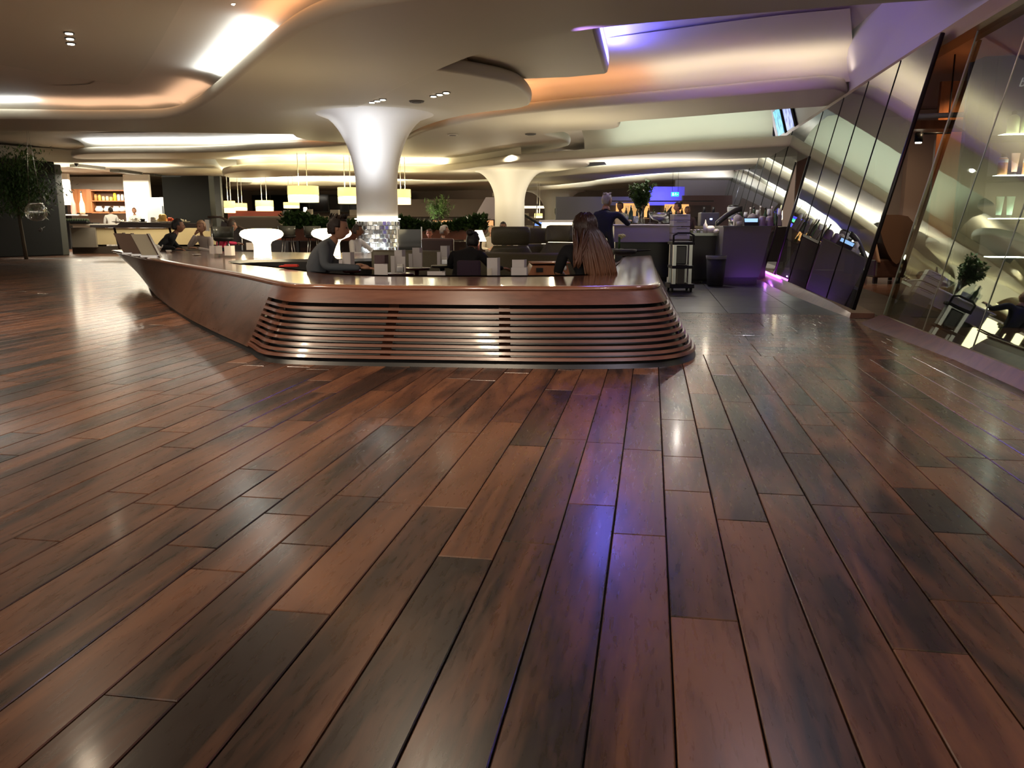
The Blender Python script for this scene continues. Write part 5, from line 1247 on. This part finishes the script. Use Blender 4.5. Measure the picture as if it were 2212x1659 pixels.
hedge(850, 1054, 24.0, 23.6, .97, .27, .38, 'raised hedge planter right of the big column with taller leaves', 5200, 2)
# raised dining deck front: cream rail then dark wood
a = WF(520, 26); t = thing('dining_parapet', 'cream capped parapet in front of the dining area, left of the hedge', 'parapet', a, YAW)
bm = bm_(); box(bm, (2.2, .2, 1.03), (5.2, .5, .66), bev=.1); obj('upholstered_back', bm, mat('cream_parapet', (.30, .26, .20), .6), t)
bm = bm_(); box(bm, (2.2, .2, .32), (5.2, .3, .64)); obj('base', bm, DARKW, t)
bm = bm_(); box(bm, (2.2, .1, 1.362), (5.0, .1, .02)); obj('cap_line', bm, mat('cap_gold', (.8, .7, .45), .5), t)
t = thing('dark_banquette', 'dark timber back of the banquette under the hedge planters', 'banquette', WF(620, 24.8), YAW)
bm = bm_(); box(bm, (3.0, .5, .3), (6.2, .2, .62)); obj('panel', bm, mat('deep_brown', (.035, .016, .01), .5), t)
for k in range(7): bm = bm_(); box(bm, (.5+k*.8, .38, .3), (.5, .03, .26)); obj('inset_panel', bm, mat('reddish_inset', (.075, .03, .018), .5), t)
# low dark lounge back left of centre (behind the grey haired man)
t = thing('dark_sofa', 'dark maroon sofa back behind the white menus, below the right hedge', 'sofa', WF(945, 16.0), YAW)
bm = bm_(); box(bm, (0, 0, .62), (.62, .14, .5), bev=.04); obj('backrest', bm, mat('maroon_leather', (.04, .014, .014), .45), t)
bm = bm_(); box(bm, (0, .3, .36), (.62, .6, .14), bev=.04); obj('seat', bm, mat('maroon_leather', (.04, .014, .014), .45), t)
for sx in (-.25, .25): bm = bm_(); box(bm, (sx, .3, .14), (.06, .4, .28)); obj('leg', bm, BLACK, t)
t = thing('glass_screen', 'smoked glass screen standing right of the mirror tiled column foot', 'screen', WF(884, 17.2), YAW)
bm = bm_(); box(bm, (0, 0, .70), (.46, .015, .66)); obj('pane', bm, mat('smoked_glass', (.04, .045, .045), .08), t)
for sx in (-.25, .25): bm = bm_(); box(bm, (sx, 0, .54), (.02, .03, 1.08)); obj('post', bm, STEEL, t)

# dining tables' small things behind the parapet
for k, (px, py0, py1, w, d, lab, m) in enumerate(((617, 454, 466, 9, 26.15, 'cream menu block left on the dining parapet', CREAMC), (668, 452, 467, 9, 26.15, 'cream menu block beside the bright candle tube', CREAMC), (722, 453, 466, 17, 26.15, 'wide cream card by the green leaves on the parapet', CREAMC), (763, 453, 466, 15, 26.15, 'wide cream card left of the big column', CREAMC))):
    menu(px, py0, py1, w, d, lab, m, name='table_card', cat='card')
p = W(660, 466, 26.2); t = thing('candle_tube', 'bright white glowing tube lamp on the dining parapet', 'lamp', p)
bm = bm_(); lathe(bm, [(.05, 0), (.055, .02), (.055, .24), (.04, .26)]); obj('tube', bm, GLOW, t)
bm = bm_(); lathe(bm, [(.06, -.02), (.06, .01)]); obj('foot', bm, CHROME, t)
# pendants --------------------------------------------------------
def pendant(px, py0, py1, wpx, d, ztop, label, n=''):
    b = W(px, py1, d); tp = W(px, py0, d); h = tp.z-b.z; r = wpx*PX(d)/2
    t = thing('drum_pendant', label, 'pendant lamp', b, 0, 'yellow drum pendants')
    bm = bm_(); lathe(bm, [(r*.985, h*.46), (r, h*.5), (r*.98, h), (r*.5, h)], seg=32, caps=False); obj('upper_shade', bm, SHADE, t)
    bm = bm_(); lathe(bm, [(r*.5, .01), (r*.97, 0), (r*.99, h*.42)], seg=32, caps=False); obj('lower_shade', bm, SHADEL, t)
    bm = bm_(); lathe(bm, [(0, .012), (r*.95, .012)], seg=32, caps=False); obj('diffuser', bm, SHADEL, t)
    for s in (-1, 1): bm = bm_(); tube(bm, [(s*r*.3, 0, h), (s*r*.3, 0, ztop-b.z)], .012, 5); obj('cord', bm, WHITE, t)
    point((b.x, b.y, b.z+h+.06), 30*(wpx/40)**.5, (1, .86, .5), .05, 'pendant_uplight')
pendant(656, 402, 437, 66, 28, 3.5, 'largest yellow drum pendant left of the big column')
pendant(752, 405, 440, 43, 29, 3.5, 'yellow drum pendant half behind the big column on its left')
pendant(871, 409, 442, 34, 30, 3.5, 'yellow drum pendant just right of the big column')
pendant(572, 433, 456, 38, 36, 3.5, 'small drum pendant between the dark wall and the largest pendant')
pendant(497, 434, 460, 24, 36, 3.5, 'small drum pendant touching the edge of the dark wall')
pendant(520, 439, 455, 28, 38, 3.5, 'small drum pendant slightly behind and right of the one by the dark wall')
pendant(630, 437, 450, 34, 40, 3.5, 'small drum pendant low behind the largest one')
pendant(1163, 461, 471, 18, 38, 3.3, 'little yellow lamp shade seen between the second and farthest columns')
# dark windows of the back wall
a = WF(480, 44); 
for k in range(8):
    p0 = WF(500+k*48, 46); bm = bm_(); box(bm, (0, 0, 0), (1.16, .06, 1.0)); o = obj('window_%d' % (k+1), bm, mat('night_window', (.006, .008, .008), .08), None, loc=(p0.x, 46.6, 2.3)); o.rotation_euler = (0, 0, YAW*.0); o['kind'] = 'structure'
    bm = bm_(); box(bm, (.58, -.04, 0), (.05, .05, 1.06)); box(bm, (0, -.04, -.5), (1.2, .05, .04)); box(bm, (0, -.04, .5), (1.2, .05, .04)); obj('window_frame', bm, mat('frame_grey', (.10, .09, .08), .5), o)
# mezzanine balustrade block behind the right hedge
t = thing('staircase', 'beige stair block with sloping glass balustrade by the second column', 'stairs', WF(1010, 33), YAW)
s = PX(33)
bm = bm_(); loft(bm, [[(-10*s, 0, 0), (200*s, 0, 0), (200*s, 3, 0), (-10*s, 3, 0)], [(-6*s, 0, 1.05), (200*s, 0, 1.05), (200*s, 3, 1.05), (-6*s, 3, 1.05)]], smooth=False); obj('lower_block', bm, mat('stair_beige', (.40, .34, .25), .6), t)
bm = bm_(); v = [(30*s, -.1, 1.5), (60*s, -.1, 1.5), (84*s, -.1, 2.15), (20*s, -.1, 2.15)]; quad(bm, (12*s, -.1, 1.30), (70*s, -.1, 1.30), (96*s, -.1, 2.15), (40*s, -.1, 2.15)); obj('balustrade', bm, mat('balustrade_glass', (.45, .38, .40), .15), t)
for k in range(9):
    bm = bm_(); box(bm, ((60+k*11)*s, .4, 1.05+1.2-.13*k), (12*s, 1.2, .13)); obj('step', bm, mat('stair_beige', (.40, .34, .25), .6), t)
bm = bm_(); tube(bm, [(110*s, -.2, 1.6), (170*s, -.2, .95)], .05, 6); obj('handrail', bm, BLACK, t)
bm = bm_(); tube(bm, [(121*s, -.2, .9), (121*s, -.2, 2.0)], .02, 6); tube(bm, [(142*s, -.2, .9), (150*s, -.2, 1.9)], .02, 6); obj('baluster', bm, CHROME, t)
t = thing('mezzanine_parapet', 'pale brown upper parapet band below the dark windows right of the big column', 'parapet', WF(990, 42), YAW)
bm = bm_(); box(bm, (0, 0, 1.9), (6.6, .3, .85)); obj('band', bm, mat('mezz_brown', (.20, .15, .12), .6), t)
bm = bm_(); box(bm, (0, .1, .9), (6.6, .1, 1.1)); obj('recess', bm, mat('mezz_dark', (.06, .05, .045), .6), t)
for k in range(3): bm = bm_(); box(bm, (-2.6+k*1.9, -.0, 1.12), (1.1, .05, .35)); obj('lit_niche', bm, mat('niche_glow', (.6, .3, .12), .5, emit=(1, .45, .18), es=.7), t)
# bright little palm behind the right hedge
p = WF(945, 27); t = thing('lit_palm', 'spiky bright green plant lit from below behind the right hedge', 'plant', p)
bm = bm_(); lathe(bm, [(.2, 0), (.26, .85), (.24, .9)]); obj('pot', bm, WHITE, t)
branch_plant(t, (0, 0, .85), 1.15, .65, 30, 30, LEAFL, (.16, .02), 9, .01)
point((p.x-.1, p.y-.5, 1.4), 9, (.95, 1, .8), .1)
# far window shop glow, far kiosk
p = WF(1158, 44); t = thing('far_kiosk', 'tiny lit kiosk with a blue screen far between the columns', 'kiosk', p, YAW)
bm = bm_(); box(bm, (0, 0, .5), (1.2, .3, 1.0)); obj('desk', bm, BLACK, t)
bm = bm_(); box(bm, (.15, -.2, 1.15), (.5, .05, .25)); obj('display', bm, mat('kiosk_blue', (.1, .2, .6), .4, emit=(.15, .3, .9), es=1), t)
bm = bm_(); box(bm, (0, 0, 1.98), (1.3, .6, .10)); obj('ring_light', bm, GLOW, t)
for sx in (-.62, .62): bm = bm_(); box(bm, (sx, 0, 1.2), (.05, .05, 1.6)); obj('post', bm, BLACK, t)
# shelves glow behind the bar
p = WF(1362, 26); t = thing('back_bar_shelf', 'orange lit back bar shelving behind the standing man', 'shelf', p, YAW)
s = PX(26)
bm = bm_(); box(bm, (60*s, .2, .85), (230*s, .06, 1.7)); obj('back_panel', bm, mat('back_bar', (.10, .085, .085), .5), t)
bm = bm_(); box(bm, (5*s, .12, 1.53), (72*s, .03, .46)); obj('lit_panel', bm, mat('bar_glow', (.8, .4, .15), .5, emit=(1, .50, .16), es=.75), t)
bm = bm_(); box(bm, (100*s, .12, 1.58), (52*s, .03, .30)); obj('lit_panel', bm, mat('bar_glow', (.8, .4, .15), .5, emit=(1, .50, .16), es=.75), t)
for z in (1.32, 1.82): bm = bm_(); box(bm, (60*s, .0, z), (230*s, .3, .03)); obj('shelf_board', bm, BLACK, t)
for k in range(12): bm = bm_(); lathe(bm, [(.04, 1.335), (.04, 1.50), (.015, 1.56), (.015, 1.62)], c=((-10+k*12)*s, 0, 0)); obj('bottle', bm, BOTTLEG if k % 2 else BLACK, t)
# grey-lilac far wall pieces right
def slab(name, px0, px1, d, z0, z1, m, dd=.2, dx=0):
    a, b = WF(px0, d), WF(px1, d+dx); c = (a+b)/2; bm = bm_()
    L_ = (b-a).length; o = struct(name, None)
    bpy.data.objects.remove(o); box(bm, (0, 0, (z0+z1)/2), (L_, dd, z1-z0)); o = struct(name, bm, m); o.location = c; o.rotation_euler = (0, 0, math.atan2(b.y-a.y, b.x-a.x)); return o
slab('wall_far_grey', 1200, 1440, 34, 0, 2.2, mat('far_grey', (.26, .26, .27), .6))
slab('wall_far_blue', 1400, 1475, 33, 1.75, 2.55, mat('far_lilac', (.30, .28, .62), .6))
slab('wall_far_end', 1455, 1640, 36, 0, 3.4, mat('far_end', (.46, .42, .48), .6))
slab('wall_canopy', 1472, 1578, 30, 0, 2.12, mat('canopy_brown', (.20, .13, .13), .6))
p = WF(1422, 32.7); area((p.x, p.y-.4, 2.0), 1.2, .1, 22, BLUE, (PI-.6, 0, YAW), 'blue_wash')
p = W(1458, 424, 30); t = thing('exit_sign', 'small glowing green exit sign with a running figure hanging at the back', 'sign', p, YAW)
bm = bm_(); box(bm, (0, 0, .07), (.26, .04, .14), bev=.005); bd = obj('sign_box', bm, mat('exit_green', (.02, .5, .2), .4, emit=(.02, .75, .28), es=2.0), t)
EW = mat('exit_white', (1, 1, 1), .4, emit=(.6, 1, .7), es=1.0)
bm = bm_(); box(bm, (-.075, -.024, .07), (.05, .004, .10)); obj('door_symbol', bm, EW, t)
bm = bm_(); sph(bm, (.02, -.024, .11), .011, (1, .3, 1), 8, 6)
for q in (((.015, .098), (.005, .065)), ((.005, .065), (.03, .045)), ((.03, .045), (.035, .02)), ((.005, .065), (-.015, .045)), ((-.015, .045), (-.04, .035)), ((.012, .09), (.04, .085)), ((.012, .09), (-.015, .08))):
    tube(bm, [(q[0][0], -.024, q[0][1]), (q[1][0], -.024, q[1][1])], .006, 5)
obj('running_figure', bm, EW, t)
bm = bm_(); box(bm, (.09, -.024, .07), (.05, .004, .012)); loft(bm, [[(.07, -.026, .09), (.07, -.022, .09), (.07, -.022, .05), (.07, -.026, .05)], [(.05, -.026, .071), (.05, -.022, .071), (.05, -.022, .069), (.05, -.026, .069)]], smooth=False); obj('arrow_symbol', bm, EW, t)
for sx in (-.1, .1): bm = bm_(); tube(bm, [(sx, 0, .14), (sx, 0, 1.5)], .006, 5); obj('hanger', bm, BLACK, t)

# ================================================================ LEFT: DARK BLOCK, BAMBOO, KITCHEN
a = Z(12, 556, 0); b = Z(152, 551, 0); ang = math.atan2(b.y-a.y, b.x-a.x); L_ = (b-a).length
t = thing('dark_block', 'tall charcoal clad block at the far left with bamboo before it', 'wall block', (a.x, a.y, 0), ang)
bm = bm_(); box(bm, (L_/2-1.0, 1.0, 1.66), (L_+2.0-.5, 2.0, 3.32), bev=.04); obj('cladding', bm, CHARC, t)
bm = bm_(); box(bm, (L_-.25, 1.0, 1.62), (.5, 1.96, 3.24), bev=.03); obj('corner_panel', bm, mat('charcoal_edge', (.045, .048, .042), .5), t)
p = Z(57, 560, 0); t = thing('bamboo_tree', 'tall leafy bamboo tree in front of the charcoal block', 'tree', (p.x, p.y, 0))
rr = random.Random(4); bm = bm_(); bl = bm_(); blt = bm_()
tube(bm, [(0, 0, 0), (-.04, 0, .6), (-.10, .02, 1.3), (-.12, 0, 2.0), (-.05, .0, 2.8), (.05, 0, 3.3)], [.06, .055, .05, .045, .035, .02], 8)
for k in range(9):
    z = rr.uniform(1.6, 2.9); e = (rr.uniform(-.7, .8), rr.uniform(-.5, .3), z+rr.uniform(.1, .8)); tube(bm, [(-.1, 0, z-.3), (e[0]*.5, e[1]*.5, z+.1), e], [.02, .014, .006], 5)
obj('trunk', bm, BARK, t)
for k in range(5200):
    z = rr.gauss(2.35, .52)
    if z < 1.4 or z > 3.62: continue
    w = 1.0*(1-abs(z-2.2)/2.2); x = rr.gauss(0.0, .52*w+.06); y = rr.gauss(0, .35)
    if z > 3.2: x = rr.gauss(.25, .45)
    d = Vector((rr.uniform(-1, 1), rr.uniform(-1, .5), rr.uniform(-1.1, .5))).normalized(); l = rr.uniform(.10, .24); sd = d.cross(Vector((.1, 0, 1))).normalized()*l*.13; p0 = Vector((x, y, z))
    T_ = blt if (z > 2.9 and rr.random() < .45) else bl  # top light put into the colour: some upper leaves take the lighter green
    T_.faces.new([T_.verts.new(v) for v in (p0, p0+d*l*.45+sd, p0+d*l, p0+d*l*.45-sd)])
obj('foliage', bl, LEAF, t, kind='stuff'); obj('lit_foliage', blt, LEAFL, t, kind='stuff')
p = W(78, 456, 24.2); t = thing('hanging_glass_bowl', 'clear glass bubble bowl hanging before the charcoal block', 'bowl', p)
bm = bm_(); lathe(bm, [(.20, .20), (.27, .10), (.30, -.03), (.26, -.17), (.16, -.26), (0, -.29)], caps=False); 
for k in range(1): pass
obj('glass', bm, mirror_glass('bubble_glass', (.9, .92, .92), .22, (1, 1, 1)), t)
bm = bm_(); lathe(bm, [(.19, .19), (.205, .21), (.19, .23)], caps=False); obj('rim', bm, CHROME, t)
for s_ in (-1, 1): bm = bm_(); tube(bm, [(s_*.2, 0, .2), (0, 0, 2.5)], .005, 5); obj('wire', bm, CHROME, t)
t = thing('wall_hook_ball', 'small pale round fitting on the charcoal block below the glass bowl', 'fitting', W(87, 496, 24.6))
bm = bm_(); sph(bm, (0, 0, 0), .06); obj('ball', bm, GREYP, t); bm = bm_(); tube(bm, [(0, 0, 0), (0, .2, .08)], .01); obj('stem', bm, GREYP, t)
spot((p.x+.8, p.y+1.2, 3.35), (p.x+.2, p.y-.2, 3.0), 30, SOFT, 120, 1, .1)
# second dark wall right of the kitchen
slab('wall_charcoal', 372, 470, 34.2, 0, 3.0, CHARC, 1.4)
slab('wall_charcoal_side', 470, 483, 33.6, 0, 2.98, mat('charcoal_side', (.05, .055, .06), .5), .2)
# kitchen shell
KW = mat('kitchen_white', (.82, .78, .70), .6)
slab('wall_kitchen', 110, 300, 40, 0, 3.3, KW)
slab('wall_kitchen_left', 60, 158, 37.5, 1.95, 3.3, KW)
slab('wall_kitchen_pier', 276, 330, 38, 0, 3.3, KW)
t = thing('steel_door', 'pale steel double door with a slot window right of the chefs', 'door', WF(345, 37.0), YAW+.1)
s = PX(37)
bm = bm_(); box(bm, (-10*s, 0, 1.13), (28*s, .06, 2.26), bev=.01); obj('leaf_left', bm, mat('door_steel', (.50, .53, .56), .4), t)
bm = bm_(); box(bm, (12*s, -.05, 1.22), (15*s, .06, 2.1), bev=.01); l_ = obj('leaf_right', bm, mat('door_steel2', (.62, .64, .66), .4), t)
bm = bm_(); box(bm, (10*s, -.09, 1.35), (2.6*s, .02, 1.1)); obj('slot_window', bm, mat('slot_dark', (.12, .14, .18), .3), l_)
bm = bm_(); box(bm, (21*s, -.05, 1.15), (2.5*s, .1, 2.30)); obj('frame', bm, CREAMC, t)
# shelving unit
t = thing('kitchen_shelving', 'orange brown shelving unit with jars on the kitchen wall', 'shelving', WF(205, 38.6), YAW+.06); s = PX(38.6)
U = 1.42; V = 2.78
bm = bm_(); box(bm, (-28*s, .1, 2.15), (56*s, .5, 1.05)); obj('side_cabinet', bm, ORW, t)
bm = bm_(); box(bm, (38*s, .3, 2.12), (78*s, .04, 1.0)); obj('back_panel', bm, mat('shelf_inside', (.16, .07, .035), .5), t)
for z, h in ((2.62, .05), (2.15, .04), (1.63, .05)): bm = bm_(); box(bm, (38*s, .05, z), (78*s, .46, h)); obj('shelf_board', bm, ORW, t)
bm = bm_(); box(bm, (-40*s, -.75, 1.52), (60*s, 1.2, .05)); obj('bottle_ledge', bm, KW, t)
for x in (0, 77): bm = bm_(); box(bm, (x*s, .05, 2.12), (2.6*s, .46, 1.04)); obj('upright', bm, ORW, t)
base = WF(205, 38.6); c_, s__ = math.cos(YAW+.06), math.sin(YAW+.06)
def kp(x, y, z): return (base.x+x*c_-y*s__, base.y+x*s__+y*c_, z)
for k in range(9):
    t = thing('storage_jar', 'storage jar on the upper kitchen shelf'.replace('storage jar', ['slim amber jar', 'tall yellow jar', 'small cream pot', 'small cream pot', 'wide yellow jar', 'tall bright yellow jar', 'white canister', 'white canister', 'brown canister'][k]) + [', first from the left', ', second from the left', ', third', ', fourth', ', middle', ', beside the white canisters', ', left canister', ', right canister', ', last on the right'][k], 'jar', kp((7+k*8)*s, 0, 2.17), 0, 'jars on the upper kitchen shelf')
    h = [.28, .26, .2, .2, .17, .34, .28, .28, .25][k]; c = [(.5, .25, .08), (.7, .45, .1), (.7, .5, .3), (.75, .6, .4), (.75, .6, .15), (.85, .65, .05), (.8, .8, .75), (.8, .8, .75), (.35, .2, .15)][k]
    bm = bm_(); lathe(bm, [(.06, 0), (.07, .01), (.07, h*.8), (.05, h*.9)]); obj('body', bm, mat('jar_%d' % k, c, .4), t); bm = bm_(); lathe(bm, [(.055, h*.88), (.055, h)]); obj('lid', bm, mat('jar_%d' % k, c, .4), t)
for k, x in enumerate((12, 30, 48, 62)):
    t = thing('plate_stack', 'white crockery pile on the lower kitchen shelf' + [', leftmost', ', left of the chef', ', right of the chef', ', rightmost'][k], 'crockery', kp(x*s, 0, 1.66), 0, 'crockery on the lower kitchen shelf')
    bm = bm_(); lathe(bm, [(.08, 0), (.16, .03), (.18, .12), (.14, .2), (.06, .24)]); obj('plates', bm, WHITE, t); bm = bm_(); lathe(bm, [(.1, .22), (.13, .26)]); obj('top_plate', bm, WHITE, t)
for k, px in enumerate((162, 181)):
    t = thing('hanging_bottle', ['tall rose glass bottle hanging against the brown cabinet, left', 'tall pale glass bottle hanging against the brown cabinet, right'][k], 'bottle', WF(px, 37.6, 1.55))
    bm = bm_(); lathe(bm, [(.10, 0), (.12, .1), (.11, .45), (.06, .6), (.03, .8), (.025, .95)]); obj('body', bm, mat(['rose_glass', 'amber_glass'][k], [(.5, .22, .18), (.85, .62, .38)][k], .2), t)
    bm = bm_(); lathe(bm, [(.03, .93), (.03, 1.0)]); obj('stopper', bm, BLACK, t)
t = thing('dark_cupboard', 'black framed glass cupboard at the left end of the kitchen shelves', 'cupboard', WF(146, 38.2), YAW); s2 = PX(38.2)
bm = bm_(); box(bm, (0, 0, 1.3), (13*s2, .3, 2.6)); obj('carcass', bm, BLACK, t); bm = bm_(); box(bm, (-1*s2, -.17, 2.1), (5*s2, .03, .5)); obj('pane', bm, mat('lit_pane', (.7, .7, .6), .3), t)
# extractor panels under the kitchen ceiling
for k, (x0, x1, y) in enumerate(((161, 218, 358), (247, 299, 369), (323, 369, 378))):
    d = [34.5, 36, 38][k]; a = Z(x0, y, 3.30); b = Z(x1, y+6, 3.30)
    t = thing('ceiling_grille', 'long grey ventilation grille over the kitchen' + [', leftmost', ', middle', ', rightmost near the dark wall'][k], 'grille', a, math.atan2(b.y-a.y, b.x-a.x))
    L_ = (b-a).length; bm = bm_(); box(bm, (L_/2, 0, 0), (L_, .4, .10)); obj('frame', bm, mat('grille_grey', (.17, .16, .13), .5), t)
    for j in range(4): bm = bm_(); box(bm, (L_/2, -.21, -.03+.02*j), (L_*.96, .02, .01)); obj('louvre', bm, GREYP, t)
t = thing('ceiling_camera', 'small black dome camera by the kitchen grilles', 'camera', Z(165, 354, 3.34)); bm = bm_(); sph(bm, (0, 0, -.03), .07); obj('dome', bm, BLACK, t); bm = bm_(); cyl(bm, (0, 0, 0), .08, .04); obj('mount', bm, BLACK, t)
# kitchen counters: left grey front, then long dark slab table
s = PX(32)
t = thing('kitchen_counter', 'long buffet counter with beige front and dark kick below the chefs', 'counter', WF(150, 32), YAW)
bm = bm_(); box(bm, (28*s, .4, .62), (52*s, .8, .74)); obj('left_front', bm, mat('counter_taupe', (.17, .15, .12), .5), t)
bm = bm_(); box(bm, (200*s, .5, .66), (300*s, .8, .62)); obj('beige_front', bm, mat('counter_beige', (.45, .37, .21), .5), t)
bm = bm_(); box(bm, (170*s, .45, .14), (345*s, .7, .28)); obj('kick', bm, mat('counter_dark_brown', (.04, .03, .02), .4), t)
bm = bm_(); box(bm, (120*s, .5, 1.10), (240*s, 1.0, .07)); obj('worktop', bm, mat('pale_stone', (.6, .56, .48), .3), t)
bm = bm_(); box(bm, (25*s, .3, 1.15), (50*s, .5, .06)); obj('black_ledge', bm, BLACK, t)
t = thing('buffet_table', 'long dark brown raised table board running in front of the kitchen counter', 'table', WF(195, 29.0), YAW+.0); s = PX(29.0)
bm = bm_(); loft(bm, [[(0, -.05, 1.02), (60*s, -.05, 1.0), (60*s, .6, 1.0), (0, .6, 1.02)], [(0, -.05, 1.10), (62*s, -.05, 1.10), (62*s, .6, 1.10), (0, .6, 1.10)]], smooth=False); obj('low_board', bm, DARKW, t)
bm = bm_(); loft(bm, [[(52*s, -.06, 1.0), (242*s, -.06, 1.0), (242*s, .7, 1.0), (52*s, .7, 1.0)], [(68*s, -.06, 1.20), (250*s, -.06, 1.14), (250*s, .7, 1.14), (68*s, .7, 1.2)]], smooth=False); obj('high_board', bm, mat('walnut_board', (.065, .035, .02), .35), t)
for x, x2 in ((45, 55), (165, 175), (232, 236)): bm = bm_(); tube(bm, [(x*s, .2, 1.0), (x2*s, .2, 0)], .04, 6); obj('leg', bm, DARKW, t)
# food and crockery on the buffet
for k, (px, w, m, lab) in enumerate(((262, .30, WHITE, 'white serving tray at the left of the buffet'), (291, .24, WHITE, 'white bowl before the brown haired chef'), (309, .14, BLACK, 'small black scoop on the buffet'), (352, .20, mat('yellow_fruit', (.85, .6, .2), .5), 'heap of yellow fruit on the buffet'), (369, .12, mat('red_fruit', (.75, .1, .03), .5), 'red fruit bowl above the man in black'), (394, .26, CREAMC, 'stack of cream plates at the right end of the buffet'), (334, .14, WHITE, 'white jug on the buffet beside the yellow fruit'))):
    p = WF(px, 29.6, 1.17); t = thing('serving_dish', lab, 'dish', p)
    h = [.1, .16, .12, .3, .16, .10, .2][k]
    bm = bm_(); lathe(bm, [(w*.5, 0), (w, .03), (w, .05), (w*.6, .03)], seg=20); obj('dish', bm, m if k not in (3, 4) else WHITE, t)
    bm = bm_()
    for j in range(6): sph(bm, (R.uniform(-w*.5, w*.5), R.uniform(-.05, .05), .04+R.uniform(0, h*.6)), h*.35, u=8, v=6)
    obj('contents', bm, m, t, kind='stuff')
p = WF(160, 31.9, 1.18); t = thing('herb_trough', 'dark trough of herbs on the kitchen counter beside the charcoal block', 'planter', p, YAW)
bm = bm_(); box(bm, (.1, 0, .03), (.9, .3, .06)); obj('trough', bm, BLACK, t); bm = bm_()
for j in range(10): sph(bm, (-.3+.09*j, 0, .08), .08, (1, 1, .9), 8, 6)
obj('herbs', bm, mat('herb_dark', (.02, .03, .01), .8), t, kind='stuff')
# sloping handrail at the ramp
t = thing('ramp_handrail', 'dark sloping handrail with post left of the lone mushroom lamp', 'railing', WF(450, 21), YAW); s = PX(21)
bm = bm_(); tube(bm, [(0, 0, 1.30), (26*s, 0, 1.31), (80*s, 0, .98), (118*s, 0, .72)], .03, 8); obj('handrail', bm, mat('rail_brown', (.09, .06, .045), .3), t)
for x, z in ((6, 1.29), (70, 1.03)): bm = bm_(); tube(bm, [(x*s, 0, 0), (x*s, 0, z)], .025, 8); obj('post', bm, STEEL, t)
bm = bm_(); quad(bm, (8*s, .03, .2), (112*s, .03, .2), (112*s, .03, .70), (28*s, .03, 1.22)); obj('infill_panel', bm, mat('infill_brown', (.035, .02, .015), .4), t)
bm = bm_(); box(bm, (-2*s, -.02, 1.1), (9*s, .02, .28)); obj('sign_card', bm, WHITE, t)
slab('wall_red', 495, 610, 38, 0, 1.7, mat('red_booth', (.20, .035, .022), .6))

# ================================================================ ROOM LIGHT
p = WF(230, 36.5); area((p.x, p.y, 3.05), 5, 2, 420, (1, .9, .72), (0, 0, YAW), 'kitchen_light')
p = WF(255, 31.2); area((p.x, p.y, 2.9), 3, .8, 110, (1, .9, .72), (0, 0, YAW), 'buffet_light')
p = WF(250, 33.0); area((p.x, p.y, 2.95), 5, 2, 90, (1, .88, .66), (PI, 0, YAW), 'kitchen_soffit_fill')  # upward fill added to lighten the kitchen soffit
p = WF(620, 34.0); wash((p.x, p.y, 3.3), 500, (1, .8, .45)); wash((p.x-3, p.y-4, 3.2), 350, (1, .85, .55))  # ambient fills added over dining, lounge and bar
p = WF(1100, 26.0); wash((p.x, p.y, 3.2), 350, (1, .85, .6)); wash((p.x-2.5, p.y-7, 3.35), 260, (1, .85, .6))
p = WF(1480, 17.0); wash((p.x, p.y, 3.35), 180, (1, .9, .8))
p = WF(1560, 30.0); wash((p.x, p.y, 2.85), 160, (.85, .8, 1))
for k, (x, y, pw_) in enumerate(((-4.6, 5.6, 260), (-1.6, 5.4, 190), (-8.2, 8.0, 380), (.9, 5.6, 90), (-6.0, 9.2, 160), (1.4, 8.4, 60), (-13, 12, 300), (-1.6, 1.6, 25))):
    spot((x, y, 3.42), (x, y, 0), pw_, (1, .80, .58) if k not in (3, 5) else (.95, .85, 1), 125, 1, .07, 'downlight')

p = WF(1362, 25.2); area((p.x+.6, p.y, 2.15), 3.2, .15, 70, (1, .9, .8), (PI, 0, YAW), 'bar_ceiling_fill')  # upward fill added above the shelving to brighten the far ceiling
p = WF(1250, 19.2); area((p.x-.2, p.y, 1.30), 1.0, .3, 30, (1, .86, .6), (PI, 0, YAW), 'lounge_ceiling_fill')  # added fill over the light box, lifts the ceiling behind the lounge
p = WF(1540, 33.0); area((p.x, p.y, 2.3), 3.0, .2, 60, (.95, .95, 1), (PI, 0, YAW), 'end_ceiling_fill')  # added upward fill for the ceiling at the far end
